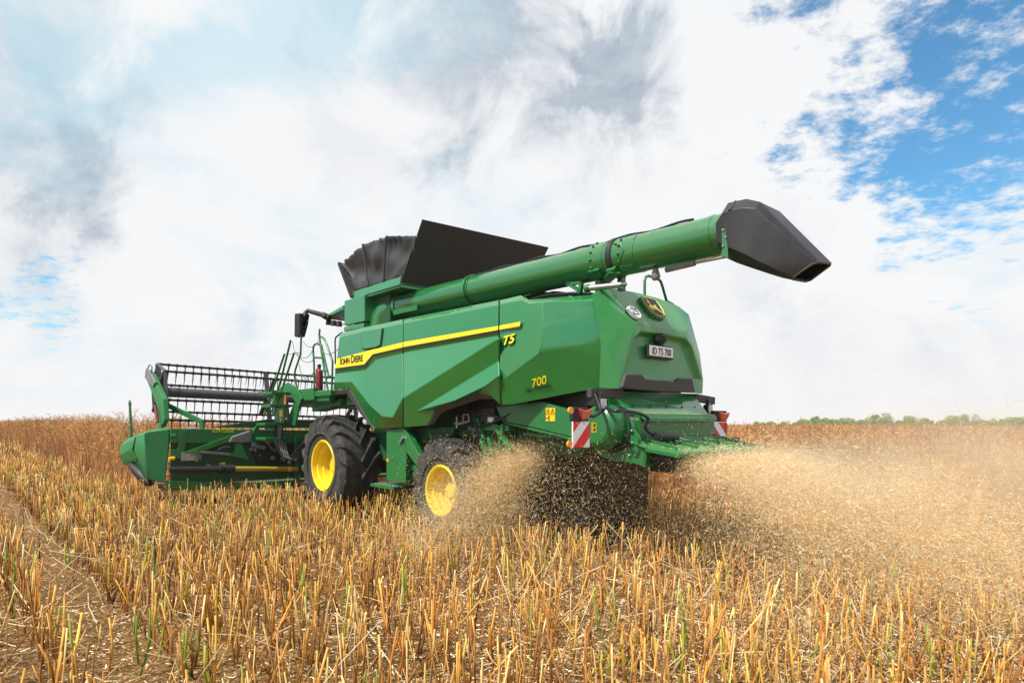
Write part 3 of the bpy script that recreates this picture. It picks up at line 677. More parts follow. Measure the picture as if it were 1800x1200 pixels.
    lettering('lettering', '', 'lettering', rear, Vector(p), Vector(q) - Vector(p), (0, 0, 1), .048, .36, caps=[('H', 1), ('ILL', .8), ('M', 1), ('ASTER', .8)], bold=0, on=rear)
    # ---- wheel arch trims
    mb = MB()
    def strip3(pts):
        for i in range(len(pts) - 1):
            (a, b), (c, d) = pts[i], pts[i + 1]; mb.add([a, b, d, c], [(0, 1, 2, 3)])
    inn = [(584.5, 686, 1.50), (615, 684.5, 1.50), (652, 747.5, 1.475), (660, 753, 1.47)]; out = [(584, 694, 1.47), (610, 692, 1.47), (633, 727, 1.46), (652, 750, 1.455)]
    strip3([(V(*a), V(*b)) for a, b in zip(inn, out)]); mb.build('arch_trim', 'trim', root, thick=.05, bevel=.01)
    mb = MB(); inn = [(751, 749, 1.475), (764, 722.5, 1.52), (777, 714, 1.53), (843, 692, 1.535), (861, 694.5, 1.53)]; out = [(763, 746, 1.44), (774, 728, 1.46), (785, 722, 1.46), (846, 701, 1.46), (868, 702.5, 1.47)]
    strip3([(V(*a), V(*b)) for a, b in zip(inn, out)]); mb.build('arch_trim', 'trim', root, thick=.05, bevel=.012)
    # far side sheet, plain
    mb = MB(); mb.add([(-.5, -1.26, 3.2), (-4.75, -1.26, 3.2), (-5.75, -.84, 2.9), (-5.85, -.82, 2.06), (-4.75, -1.26, 1.9), (-3.4, -1.26, 1.95), (-3.1, -1.26, 1.6), (-1.7, -1.26, 1.6), (-.9, -1.26, 2.22), (-.3, -1.26, 2.22)], [tuple(range(10))])
    mb.build('far_side_panel', 'green', root, thick=.03)
    # top deck behind the tank
    mb = MB(); mb.add([(-2.1, 1.30, 3.16), (-4.9, 1.27, 3.12), (-5.85, .93, 3.10), (-5.85, -.75, 3.10), (-4.9, -1.2, 3.12), (-2.1, -1.2, 3.16)], [(0, 1, 2, 3, 4, 5)]); mb.box((-4.6, -.6, 3.12), (-3.0, .55, 3.45))
    mb.build('engine_deck', 'deep', root, thick=.02)
    mb = MB(); mb.lathe([(.17, -.06), (.19, 0), (.18, .05), (.14, .06), (.13, .02), (0, .01)], (-5.25, .80, 3.16), 28, 'z'); mb.build('air_duct', 'frame', root, smooth=40)

    # ---- rear hood (left half mirrored to the right)
    LH = dict(seamT=(-5.90, 1.0, 3.14), seamM=(-6.06, 1.03, 2.56), seamB=(-6.02, 1.01, 2.06), top1=(-5.87, .80, 3.23), topc=(-5.80, .45, 3.30), topm=(-5.80, 0, 3.31),
              dg1=(-6.02, .80, 3.02), dg2=(-6.12, .66, 2.90), cr=(-6.17, .52, 2.835), crm=(-6.19, 0, 2.825), ft=(-5.985, .93, 2.9),
              rl=(-6.21, .86, 2.22), rb=(-6.20, .86, 2.05), ro1=(-6.205, .60, 2.64), ro2=(-6.20, .47, 2.73), rom=(-6.20, 0, 2.745), rob=(-6.215, .80, 2.235),
              ri1=(-6.13, .545, 2.64), ri2=(-6.13, .445, 2.69), rim=(-6.13, 0, 2.70), rib=(-6.16, .73, 2.235), robm=(-6.22, 0, 2.235), rbm=(-6.22, 0, 2.05))
    F = [('seamT', 'ft', 'dg1', 'top1'), ('seamT', 'seamM', 'ft'), ('ft', 'seamM', 'dg2', 'dg1'), ('top1', 'dg1', 'dg2', 'cr', 'topc'), ('topc', 'cr', 'crm', 'topm'), ('seamM', 'rl', 'ro1', 'cr', 'dg2'), ('cr', 'ro1', 'ro2'), ('cr', 'ro2', 'rom', 'crm'),
         ('seamM', 'seamB', 'rb', 'rl'), ('rl', 'rob', 'ro1'), ('rob', 'rib', 'ri1', 'ro1'), ('ro1', 'ri1', 'ri2', 'ro2'), ('ro2', 'ri2', 'rim', 'rom'), ('rib', 'robm', 'rim', 'ri2', 'ri1'), ('rl', 'rb', 'rbm', 'robm', 'rib', 'rob')]
    mb = MB(); keys = list(LH); ix = {k: i for i, k in enumerate(keys)}
    mb.add([(u, CM + v, z) for u, v, z in LH.values()], [tuple(ix[k] for k in f) for f in F]); mb.add([(u, CM - v, z) for u, v, z in LH.values()], [tuple(reversed([ix[k] for k in f])) for f in F])
    mb.add([(-5.80, CM + .45, 3.30), (-5.80, CM - .45, 3.30), (-5.3, CM - .6, 3.2), (-5.3, CM + .6, 3.2)], [(0, 1, 2, 3)])
    hood = mb.build('rear_hood', 'hood', root, bevel=.022, smooth=30)
    # dark lower trim on the hood
    mb = MB(); pts = [(1102, 657), (1130, 657), (1136, 665), (1190, 670.5), (1195, 664), (1219, 665.5), (1224, 690), (1160, 688), (1120, 684.5), (1095, 681)]
    mb.prism([(-6.195, U(x, y, -6.26)[1], U(x, y, -6.26)[2]) for x, y in pts], (-.055, 0, 0)); mb.build('hood_trim', 'trim', hood, bevel=.015)
    # number plate with holder
    pl = empty('number_plate', root)
    mb = MB(); A = Vector(U(1141.5, 606, -6.235)); B = Vector(U(1183, 611.5, -6.235)); w = A.y - B.y; z1 = (A.z + B.z) / 2; z0 = z1 - .125
    mb.box((-6.235, B.y - .01, z0 - .02), (-6.18, A.y + .01, z1 + .01)); mb.build('plate_holder', 'black', pl, bevel=.006)
    mb = MB(); mb.box((-6.239, B.y + .005, z0 + .004), (-6.2352, A.y - .005, z1 - .003)); mb.build('plate_sheet', 'white', pl)
    lettering('lettering', '', 'lettering', pl, (-6.2395, A.y - .045, z0 + .022), (0, -1, 0), (0, 0, 1), .080, w - .09, caps=[('J', 1), ('D T5 700', 1)], bold=.014)
    # reversing camera housing
    mb = MB(); c = U(1165, 595, -6.24); mb.lathe([(0, .05), (.05, .048), (.085, .035), (.088, .01), (.08, -.02), (.06, -.045), (.05, -.055), (0, -.055)], (c[0] + .04, c[1], c[2] - .005), 20, 'z'); mb.box((c[0] + .01, c[1] - .03, c[2] - .1), (-6.12, c[1] + .03, c[2] + .02)); mb.box((c[0] + .0, c[1] - .035, c[2] + .04), (c[0] + .06, c[1] + .01, c[2] + .062))
    mb.build('camera_housing', 'black', root, smooth=35)
    # speed disc
    mb = MB(); tl = Vector(LH['topc']) - Vector(LH['cr']); tl.normalize(); yv = tl; c = Vector(U(1114.5, 548.5, -6.105)); nrm = Vector((0, -1, 0)).cross(yv).normalized()
    nrm = Vector((0, -1, 0)).cross(yv).normalized(); nrm = nrm if nrm.x < 0 else -nrm
    c += nrm * .012
    mb.prism([c + Vector((0, -1, 0)) * .105 * math.cos(t) + yv * .105 * math.sin(t) for t in [i * math.pi / 18 for i in range(36)]], nrm * -.03); sd_ = mb.build('speed_disc', 'white', root)
    lettering('lettering', '25', 'lettering', sd_, c + nrm * .002 + Vector((0, .062, 0)) - yv * .055, (0, -1, 0), yv, .11, .125, bold=.004)
    # emblem: badge, outline and leaping deer
    C0 = Vector(U(1146.5, 543, -6.0)) + nrm * .03; xr = Vector((0, -1, 0))
    def E(x, y, d=0): return C0 + xr * x + yv * y + nrm * d
    def shield(k):
        k *= .95; return [(-.165 * k, .15 * k), (-.10 * k, .178 * k), (0, .186 * k), (.10 * k, .178 * k), (.165 * k, .15 * k), (.178 * k, .05 * k), (.17 * k, -.06 * k), (.14 * k, -.135 * k), (.07 * k, -.178 * k), (0, -.188 * k), (-.07 * k, -.178 * k), (-.14 * k, -.135 * k), (-.17 * k, -.06 * k), (-.178 * k, .05 * k)]
    em = empty('emblem', root)
    mb = MB(); mb.prism([E(x, y) for x, y in shield(1.12)], nrm * -.06); mb.build('badge_rim', 'frame', em, bevel=.01)
    mb = MB(); mb.prism([E(x, y, .004) for x, y in shield(1.02)], nrm * -.02); mb.build('badge', 'badge', em)
    mb = MB(); mb.tube([E(x, y, .006) for x, y in shield(.95)] + [E(*shield(.95)[0], .006)], .0048, 5); mb.build('outline', 'stripe', em)
    deer = [(-.105, .0), (-.06, .015), (-.045, .045), (-.05, .07), (-.075, .062), (-.08, .072), (-.055, .095), (-.075, .12), (-.068, .15), (-.058, .128), (-.048, .118), (-.04, .14), (-.034, .115), (-.022, .13), (-.028, .098), (-.018, .088), (-.03, .075), (-.022, .04),
            (.01, .022), (.05, .02), (.062, .05), (.075, .048), (.076, .015), (.085, -.025), (.115, -.06), (.15, -.10), (.165, -.125), (.155, -.13), (.12, -.098), (.075, -.065), (.045, -.05), (.01, -.045), (-.035, -.045), (-.055, -.035), (-.075, -.028), (-.06, -.06), (-.035, -.088), (-.042, -.092), (-.075, -.068), (-.092, -.03), (-.085, -.012), (-.108, -.015)]
    mb = MB(); mb.prism([E(x * .92 - .02, y * .92 + .0, .008) for x, y in deer], nrm * -.004); mb.build('deer', 'stripe', em)
    # grab rail on the hood roof
    mb = MB(); mb.tube([(-5.70, -.20, 3.25), (-5.70, -.20, 3.52), (-5.70, -.225, 3.575), (-5.70, -.28, 3.60), (-5.70, -.50, 3.59), (-5.70, -.555, 3.57), (-5.70, -.59, 3.52), (-5.70, -.72, 3.27)], .019, 10); mb.beam((-5.7, -.66, 3.3), (-5.7, -.8, 3.27), .10, .04); mb.build('grab_rail', 'frame', root, smooth=50)

    # ---- grain tank with raised covers
    tank = empty('grain_tank', root)
    mb = MB(); mb.prism([(-.62, 1.30, 3.83), (-2.15, 1.30, 3.83), (-2.17, 1.27, 3.97), (-.60, 1.27, 3.97)], (0, -.04, 0)); mb.prism([(-2.15, 1.30, 3.83), (-2.15, -1.22, 3.83), (-2.19, -1.22, 3.97), (-2.19, 1.30, 3.97)], (.04, 0, 0)); mb.box((-2.15, -1.2, 3.79), (-.62, 1.285, 3.84))
    mb.prism([(-.60, 1.27, 3.85), (-.60, -1.22, 3.85), (-.56, -1.22, 3.97), (-.56, 1.27, 3.97)], (.03, 0, 0)); mb.prism([(-.62, -1.22, 3.85), (-2.15, -1.22, 3.85), (-2.15, -1.22, 3.97), (-.62, -1.22, 3.97)], (0, -.03, 0))
    mb.build('tank_rim', 'green', tank, bevel=.008)
    mb = MB(); mb.prism([(-2.17, 1.30, 3.87), (-2.62, 1.20, 4.76), (-2.62, -1.52, 4.84), (-2.17, -1.25, 3.87)], (-.012, 0, -.006)); mb.build('tank_cover', 'flap', tank)
    mb = MB(); mb.prism([(-.62, 1.30, 3.86), (-.08, 1.29, 4.57), (-.08, -1.25, 4.57), (-.62, -1.25, 3.86)], (.012, 0, -.01)); mb.beam((-.60, 1.30, 3.86), (-.10, 1.29, 4.55), .05, .05); mb.build('tank_cover', 'flap', tank)
    def tarp(side):
        mb = MB(); n, k = 49, 14; vs = []
        bot0, bot1 = np.array([-.66, side, 3.96]), np.array([-2.19, side, 3.96])
        kn = [(0.0, (-.16, 4.53)), (.10, (-.30, 4.58)), (.30, (-.93, 4.72)), (.62, (-1.72, 4.69)), (1.0, (-2.63, 4.50))]
        for i in range(n):
            s = i / (n - 1)
            for (s0, a), (s1, b) in zip(kn, kn[1:]):
                if s0 <= s <= s1: q = (s - s0) / (s1 - s0); tu, tz = a[0] * (1 - q) + b[0] * q, a[1] * (1 - q) + b[1] * q; break
            bu = bot0[0] * (1 - s) + bot1[0] * s
            gather = .010 * math.sin(s * 131) + .010 * math.sin(s * 83 + 1) + .012 * math.sin(s * 57 + 2)
            for j in range(k):
                t = j / (k - 1); f = (.07 * math.sin(s * 11 + 2.5 * t) + .035 * math.sin(s * 23 - 6 * t + 1) + .05 * math.sin(s * 7 + 7 * t)) * math.sin(t * math.pi)
                inward = -.05 * math.sin(t * math.pi) * (1 + math.sin(s * 12))
                vs.append((bu * (1 - t) + tu * t, side + (1 if side > 0 else -1) * (f * .6 + inward + gather * 1.3 * t ** 7), 3.96 * (1 - t) + tz * t - .008 * abs(math.sin(s * 40)) * (t > .99)))
        mb.add(vs, [(i * k + j, (i + 1) * k + j, (i + 1) * k + j + 1, i * k + j + 1) for i in range(n - 1) for j in range(k - 1)])
        o = mb.build('side_tarp', 'tarp', tank, smooth=70, thick=.006)
        return o
    tarp(1.27); tarp(-1.22)
    for s in (.30, .62):
        mb = MB(); u0 = -.66 - 1.53 * s; tu, tz = ((-.93, 4.72) if s == .30 else (-1.72, 4.69)); mb.tube([(u0, 1.27, 3.96), (tu, 1.285, tz)], .014, 6); mb.build('tarp_pole', 'black', tank)
    mb = MB(); mb.tube([(-2.7, .62, 3.66), (-3.0, .6, 3.72), (-3.25, .58, 3.70), (-3.5, .58, 3.72)], [.10, .13, .12, .08], 10); mb.build('spout_bag', 'grey', root, smooth=50)
    # side box ahead of the tube elbow
    mb = MB(); mb.prism([(-.37, 1.33, 3.39), (-.37, 1.33, 3.83), (-1.09, 1.33, 3.83), (-1.09, 1.33, 3.38)], (0, -.5, 0)); mb.build('tank_side_box', 'green', root, bevel=.015, smooth=30)
    mb = MB(); mb.prism([(-.37, 1.34, 3.285), (-.37, 1.34, 3.365), (-1.08, 1.34, 3.355), (-1.08, 1.34, 3.275)], (0, -.5, 0)); mb.build('tank_side_sill', 'green', root, bevel=.01)

    # ---- unloading auger: elbow, tube, flanges, spout
    a0, a1 = Vector((-1.45, .93, 3.60)), Vector((-7.22, .60, 3.62)); ax = (a1 - a0).normalized()
    def on(u): return a0 + ax * ((u - a0.x) / ax.x)
    mb = MB(); mb.tube([on(-1.45), on(-7.36)], .212, 40); tube = mb.build('unloading_auger', 'auger', root, smooth=40)
    def flange(u, w, r, m='auger', nm='flange'):
        mb = MB(); mb.tube([on(u), on(u - w)], r, 40); return mb.build(nm, m, tube, smooth=40, bevel=.004)
    flange(-1.62, .06, .232); flange(-3.38, .05, .236); flange(-3.46, .015, .224); flange(-5.93, .07, .235, 'black', 'rubber_band'); flange(-5.62, .25, .219); flange(-6.0, .30, .219); flange(-4.02, .008, .2135); flange(-6.52, .012, .2145); flange(-7.16, .06, .218)
    mb = MB()
    for i in range(7):
        t = -.5 + i * .42; c = on(-5.72) + Vector((0, math.cos(t), math.sin(t))) * .225; mb.ball(c, .018, 6); c = on(-6.12) + Vector((0, math.cos(t), math.sin(t))) * .225; mb.ball(c, .018, 6)
    mb.tube([on(-6.05) + Vector((0, .20, .12)), on(-6.16) + Vector((0, .215, .08)), on(-6.2) + Vector((0, .22, .0)), on(-6.12) + Vector((0, .2, -.1))], .012, 6)
    mb.build('hinge_bolt', 'frame', tube, smooth=50, split=True)
    mb = MB(); mb.tube([(-1.10, .98, 3.10), (-1.12, .98, 3.30), (-1.17, .97, 3.45), (-1.28, .95, 3.56), (-1.45, .93, 3.60), (-1.62, .92, 3.60)], [.26, .255, .25, .24, .225, .215], 32); mb.build('elbow', 'auger', tube, smooth=50)
    mb = MB(); mb.beam((-1.7, 1.13, 3.47), (-2.35, 1.10, 3.47), .03, .08); mb.build('cable_guide', 'frame', tube)
    mb = MB(); mb.tube([on(u) + Vector((0, .02, .225 + .012 * math.sin(u * 9))) for u in np.linspace(-3.5, -6.95, 40)], .014, 6); mb.build('hose', 'hose', tube, smooth=60)
    # spout: moulded hood, bent down towards the mouth
    def sect(pb, pt, vn, vf, c0, c1):          # near lower and upper corner from the side, near and far lengthwise planes, corner cuts
        B, T = Vector(V(*pb, vn)), Vector(V(*pt, vn)); ax_ = T - B; fd = Vector((0, vf - vn, 0)); k = c0 / ax_.length; q = c1 / fd.length
        return [B + fd * q, B + ax_ * k, T - ax_ * k, T + fd * q, T + fd * (1 - q), T + fd - ax_ * k, B + fd + ax_ * k, B + fd * (1 - q)]
    secs = [sect((1264, 447), (1257, 372), .86, .32, .13, .14), sect((1284, 456), (1269, 353), .89, .28, .13, .13), sect((1310, 465), (1302, 347), .88, .27, .11, .11), sect((1332, 472), (1327, 353), .86, .27, .08, .09)]
    mA, mB_, mC, mD = [Vector(V(*q)) for q in ((1390, 489.5, .76), (1420, 495, .36), (1463, 463, .36), (1434, 460, .76))]
    secs.append([mA.lerp(mB_, .14), mA.lerp(mD, .10), mD.lerp(mA, .10), mD.lerp(mC, .14), mC.lerp(mD, .14), mC.lerp(mB_, .10), mB_.lerp(mC, .10), mB_.lerp(mA, .14)])
    mb = MB(); vs = [p for s in secs for p in s]
    mb.add(vs, [(i * 8 + j, i * 8 + (j + 1) % 8, (i + 1) * 8 + (j + 1) % 8, (i + 1) * 8 + j) for i in range(len(secs) - 1) for j in range(8)])
    sp = mb.build('spout', 'spout', tube, smooth=32, thick=.012); sb = sp.modifiers.new('bevel', 'BEVEL'); sb.width = .035; sb.segments = 3; sb.limit_method = 'ANGLE'; sb.angle_limit = R(25)
    mb = MB(); mb.tube(secs[-1] + [secs[-1][0]], .014, 6); mb.build('spout_lip', 'trim', tube, smooth=50)
    mb = MB(); rim = sect((1292, 458), (1281, 350), .895, .27, .12, .13); mb.tube(rim[2:6], .018, 8); mb.build('spout_rib', 'spout', tube, smooth=50)
    mb = MB(); mb.prism([V(1268, 402, .90), V(1278, 400, .90), V(1280, 455, .90), V(1266, 450, .90), V(1269, 440, .90)], (0, -.03, 0)); mb.build('spout_bracket', 'auger', tube, bevel=.006)
    mb = MB()
    for x, y in ((1271, 405), (1276, 417), (1271, 433)): mb.ball(V(x, y, .905), .014, 6)
    mb.build('bracket_bolt', 'steel', tube, split=True)
    mb = MB(); mb.tube([(-6.62, .66, 3.36), (-6.98, .66, 3.37)], .032, 10); mb.build('spout_cylinder', 'grey', tube, smooth=50)
    mb = MB(); mb.tube([(-6.98, .66, 3.37), (-7.35, .68, 3.36)], .016, 8); mb.build('cylinder_rod', 'steel', tube, smooth=50)
    mb = MB(); c = (-6.48, .66, 3.33); mb.tube([(c[0], c[1], c[2] + .07), (c[0], c[1], c[2] - .02), (c[0] - .01, c[1], c[2] - .05)], [.03, .055, .04], 10); mb.build('work_light', 'grey', tube, smooth=50)
    # saddle and swing cylinder under the tube
    mb = MB(); mb.beam((-5.72, .72, 3.20), (-5.72, .72, 3.42), .10, .08); mb.beam((-5.95, .60, 3.24), (-5.95, .60, 3.42), .08, .07); mb.beam((-5.6, .55, 3.38), (-6.05, .85, 3.40), .14, .03); mb.beam((-5.75, .78, 3.42), (-5.75, .86, 3.50), .16, .10); mb.beam((-6.0, .8, 3.40), (-6.0, .86, 3.46), .12, .08); mb.build('tube_saddle', 'frame', root, bevel=.006)
    mb = MB(); A, B = Vector(V(1030, 507, .95)), Vector(V(1093, 500.5, .85)); mb.tube([A, B], .034, 12); mb.build('swing_cylinder', 'steel', root, smooth=50)
    mb = MB(); mb.tube([A - (B - A) * .02, A + (B - A) * .1], .046, 12); mb.tube([B, B + (B - A) * .12], .022, 8); mb.beam(V(998, 498, .95), V(1022, 513, .95), .05, .04); mb.beam(V(1022, 497, .95), V(1020, 513, .95), .05, .04); mb.beam(V(998, 499, .95), V(1022, 497, .95), .05, .03); mb.build('cylinder_mount', 'frame', root, smooth=40, split=True)
    mb = MB()
    for k in range(5): mb.tube(flow([(-4.3 - .1 * k, .9 - .08 * k, 3.2), (-4.8, .85 - .05 * k, 3.3 + .02 * k), (-5.3, .8 - .05 * k, 3.28), (-5.6, .75 - .04 * k, 3.24)]), .02, 6)
    mb.build('hydraulic_hose', 'hose', root, smooth=60, split=True)

    # ---- cab: roof, glass, mirror
    cab = empty('cab', root)
    mb = MB(); mb.prism([(.95, .98, 3.70), (.98, .98, 3.80), (.25, 1.0, 3.90), (-.3, 1.0, 3.92), (-.3, 1.0, 3.56), (.25, 1.0, 3.57), (.55, .98, 3.66)], (0, -1.9, 0)); mb.build('cab_roof', 'black', cab, bevel=.03)
    mb = MB(); mb.prism([(.98, 1.0, 3.80), (.95, 1.0, 3.73), (.30, 1.0, 3.80), (.33, 1.0, 3.89)], (0, -1.94, 0)); mb.build('roof_cap', 'hood', cab, bevel=.02)
    mb = MB()
    for u, z in ((.95, 3.64), (.75, 3.60), (.52, 3.56)): mb.tube([(u, .98, z + .05), (u, .98, z - .045)], [.05, .062], 10)
    mb.build('work_light', 'black', cab, smooth=50, split=True)
    mb = MB(); mb.prism([(.15, .80, 2.25), (.15, .88, 3.56), (.9, .84, 3.62), (1.25, .72, 2.25)], (0, -1.5, 0)); mb.build('cab_windows', 'cab_glass', cab)
    mb = MB(); mb.beam((-.25, .98, 2.3), (-.2, .98, 3.58), .10, .08); mb.box((-.5, -.75, 2.2), (-.2, .9, 3.56)); mb.build('cab_rear_post', 'deep', cab)
    mr = empty('mirror', root)
    mb = MB(); mb.tube([V(580, 558, 1.05), V(566, 553, 1.1), V(548, 548, 1.15), V(541, 546, 1.2), V(537, 550, 1.25), V(536, 556, 1.27)], [.05, .05, .045, .045, .045, .04], 10); mb.tube([V(575, 557, 1.08), V(569, 554, 1.09)], .062, 10); mb.build('mirror_arm', 'black', mr, smooth=50)
    P = [U(x, y, V(536, 570, 1.27)[0]) for x, y in ((526.5, 550), (545, 551.5), (542.5, 570), (536.5, 593), (526, 591.5))]
    mb = MB(); mb.prism(P, (.11, .06, 0)); mb.build('mirror_housing', 'black', mr, bevel=.02)
    P2 = [U(x, y, V(536, 570, 1.27)[0] - .004) for x, y in ((532, 553.5), (543.5, 554), (541.5, 570), (536, 589.5), (531.5, 587))]
    mb = MB(); mb.prism(P2, (.003, 0, 0)); mb.build('mirror_glass', 'glass', mr)

    # ---- platform, ladder and hand rails
    pv = 1.45
    mb = MB(); mb.box((-.30, .85, 2.15), (.80, 1.55, 2.25)); mb.box((.0, .85, 2.02), (1.30, 1.40, 2.10)); mb.beam(V(531, 697, pv), V(584, 695, pv), .12, .20); mb.beam((-.25, 1.2, 2.05), (.9, 1.2, 1.95), .3, .12); mb.build('platform', 'frame', root, bevel=.01)
    rail = MB()
    def path(pts, v=pv): return [V(x, y, v) for x, y in pts]
    for pts in ([(553, 697), (552, 640), (550.5, 616), (552, 607), (557, 604), (562, 606)], [(578, 694), (572, 660), (562, 597), (562, 578)], [(583, 688), (584.5, 640), (583, 630), (572, 600), (568, 594), (563, 591)], [(552, 628), (569, 629)], [(565, 651), (576, 652)], [(583, 661), (578, 660), (575, 650), (565, 606)]): rail.tube(flow(path(pts), 4) if len(pts) > 3 else path(pts), .019, 8)
    for pts in ([(526, 699), (517.5, 660), (519, 650), (528.5, 622), (529.5, 590)],): rail.tube(path(pts, 1.5), .019, 8)
    rail.build('hand_rail', 'frame', root, smooth=50, split=True)
    mb = MB(); mb.tube(path([(589.5, 640), (589, 598), (590, 593), (601, 584)], 1.38), .014, 8); mb.build('grab_handle', 'black', root, smooth=50)
    ex = MB(); c = Vector(V(561.5, 668, 1.30)); ex.lathe([(0, -.24), (.05, -.24), (.068, -.22), (.068, .14), (.05, .19), (.025, .21), (.025, .25), (0, .25)], c, 18, 'z'); ex.build('fire_extinguisher', 'dark_red', root, smooth=40)
    mb = MB(); mb.box((c.x - .03, c.y - .02, c.z + .24), (c.x + .05, c.y + .02, c.z + .30)); mb.tube([c + Vector((0, 0, .26)), c + Vector((.09, .02, .2)), c + Vector((.09, .04, -.05))], .011, 6); mb.build('extinguisher_valve', 'black', root)
    mb = MB()
    for pts in ([(533, 600), (540, 608), (550, 609), (561, 599)], [(514, 600), (518, 618), (526, 627), (540, 628), (551, 614)], [(526, 640), (530, 658), (543, 668), (553, 652)], [(520, 618), (532, 634), (545, 636), (553, 630)], [(561, 597), (567, 615), (575, 623), (590, 617), (600, 606)], [(502, 624), (518, 621), (527, 620)], [(519, 664), (530, 668), (552, 655)]):
        mb.tube(flow(path(pts, 1.47)), .0065, 5)
    mb.build('safety_chain', 'grey', root, smooth=60, split=True)
    lad = empty('ladder', root); lv = 1.62
    mb = MB()
    for pts in ([(465, 729), (500, 622)], [(478, 724), (497, 655), (511, 598)], [(481, 727), (517, 620)]): mb.tube(path(pts, lv), .021, 8)
    mb.build('hand_rail', 'frame', lad, smooth=50, split=True)
    mb = MB()
    mb.prism([V(x, y, lv) for x, y in ((479, 700), (492, 681), (505, 672), (520, 680), (530, 700), (524, 716), (510, 690), (499, 690), (500, 716), (499, 744), (482, 744), (483, 718))], (0, -.04, 0))
    mb.prism([V(x, y, lv - .15) for x, y in ((519, 700), (527, 708), (518, 748), (508, 746), (506, 735))], (0, -.04, 0)); mb.prism([V(x, y, lv - .2) for x, y in ((499, 702), (504, 700), (509, 750), (505, 752))], (0, -.03, 0))
    mb.beam(V(527, 695, lv - .1), V(556, 692, lv - .1), .10, .22); mb.build('ladder_frame', 'frame', lad, bevel=.008)
    mb = MB()
    for (x0, y0, x1, y1) in ((468, 746, 484, 745), (467, 770, 485, 771), (477, 714, 494, 713), (480, 692, 496, 691)):
        A, B = Vector(V(x0, y0, lv + .06)), Vector(V(x1, y1, lv + .06)); mb.beam(A, B, .42, .055)
    mb.build('step', 'frame', lad, bevel=.008, split=True)
    mb = MB(); mb.prism([V(x, y, lv + .01) for x, y in ((482, 747), (496, 749), (494, 771), (481, 770), (480, 758))], (0, -.03, 0)); mb.prism([V(x, y, lv - .25) for x, y in ((466, 748), (478, 750), (477, 769), (467, 768), (465, 757))], (0, -.03, 0)); mb.build('rubber_flap', 'black', lad, split=True)
    mb = MB(); mb.prism([V(x, y, lv + .008) for x, y in ((498, 693), (501.5, 693), (502, 710), (498.5, 712))], (0, -.01, 0)); mb.build('side_reflector', 'orange', lad)
    mb = MB(); mb.prism([V(x, y, lv + .008) for x, y in ((491, 719.5), (496, 719.5), (496, 732), (491, 732))], (0, -.008, 0)); mb.build('safety_decal', 'stripe', lad)
    mb = MB(); c = Vector(V(493, 737.5, lv + .008)); mb.tube([c, c + Vector((0, -.02, 0))], .035, 16); mb.build('reflector_disc', 'orange', lad)
    mb = MB()
    for k in range(4):
        d = Vector((.0, -.03 * k, -.02 * k)); mb.tube(flow([Vector(V(490 + k, 770, lv)) + d, Vector(V(494 + k, 790, lv)) + d, Vector(V(501 + k, 803, lv)) + d, Vector(V(508 + k, 804, lv - .1)) + d, Vector(V(522, 790, lv - .2)) + d, Vector(V(536, 775, lv - .3)) + d, Vector(V(552, 764, lv - .5)) + d]), .016, 7)
    mb.build('hydraulic_hose', 'hose', root, smooth=60, split=True)

    # ---- wheels
    def tyre_mesh(ro, rr, w, lugs, lh, lw, ang):
        prof = [(rr, -w * .40), (rr + .03, -w * .46), (rr + (ro - rr) * .45, -w * .52), (rr + (ro - rr) * .8, -w * .49), (ro - .012, -w * .42), (ro + .004, -w * .25), (ro + .008, 0), (ro + .004, w * .25), (ro - .012, w * .42), (rr + (ro - rr) * .8, w * .49), (rr + (ro - rr) * .45, w * .52), (rr + .03, w * .46), (rr, w * .40)]
        mb = MB(); mb.lathe(prof, (0, 0, 0), 72)
        mb.lathe([(rr + (ro - rr) * .30, w * .517), (rr + (ro - rr) * .34, w * .535), (rr + (ro - rr) * .40, w * .522)], (0, 0, 0), 72)
        for side in (-1, 1):
            for i in range(lugs):
                p0 = 2 * math.pi * (i + (.5 if side > 0 else 0)) / lugs; vs = []
                ST = [(-.03, ro, .8), (.12, ro, .85), (.30, ro, .9), (.40, ro - .01, 1.05), (.455, ro - .05, 1.15), (.49, ro - .12, 1.05), (.505, ro - .19, .7)]
                for s, rad, wd in ST:
                    a = s * w * side; ph = p0 + ang * (1 - (max(s, 0) / .5) ** .8) ; hh = lh if s < .42 else lh * (.75 if s < .47 else .45 if s < .5 else .06)
                    for k, (dw, dh) in enumerate(((-.5, -.02), (-.36, hh), (.36, hh), (.5, -.02))):
                        q = ph + dw * lw * wd / ro; rad2 = rad + (dh if s < .45 else dh * .5); aa = a + (side * dh * .6 if s >= .40 and dh > 0 else 0); vs.append((rad2 * math.cos(q), aa, rad2 * math.sin(q)))
                n = len(ST); fs = [(i2 * 4 + j, i2 * 4 + j + 1, (i2 + 1) * 4 + j + 1, (i2 + 1) * 4 + j) for i2 in range(n - 1) for j in range(3)] + [(0, 1, 2, 3), ((n - 1) * 4 + 3, (n - 1) * 4 + 2, (n - 1) * 4 + 1, (n - 1) * 4)]
                mb.add(vs, fs)
        return mb
    def wheel(u, v, z, ro, rr, w, lugs, lh, lw, ang, dish):
        o = empty('wheel', root, (u, v, z))
        t = tyre_mesh(ro - lh, rr, w, lugs, lh, lw, ang).build('tyre', 'rubber', o, smooth=26, bevel=0)
        f = w * .44
        mb = MB(); mb.lathe([(rr + .015, f - .05), (rr + .022, f + .01), (rr + .008, f + .028), (rr - .02, f + .018), (rr - .03, f - .06), (rr - .055, f - .075), (rr - .065, f - .15), (rr - .10, f - .165), (rr - .105, f - dish), (rr * .62, f - dish - .02), (rr * .5, f - dish + .03), (rr * .30, f - dish + .035), (rr * .29, f - dish + .07), (0, f - dish + .075)], (0, 0, 0), 64)
        mb.lathe([(rr - .02, -f), (rr + .015, -f - .01), (rr + .015, f)], (0, 0, 0), 48)
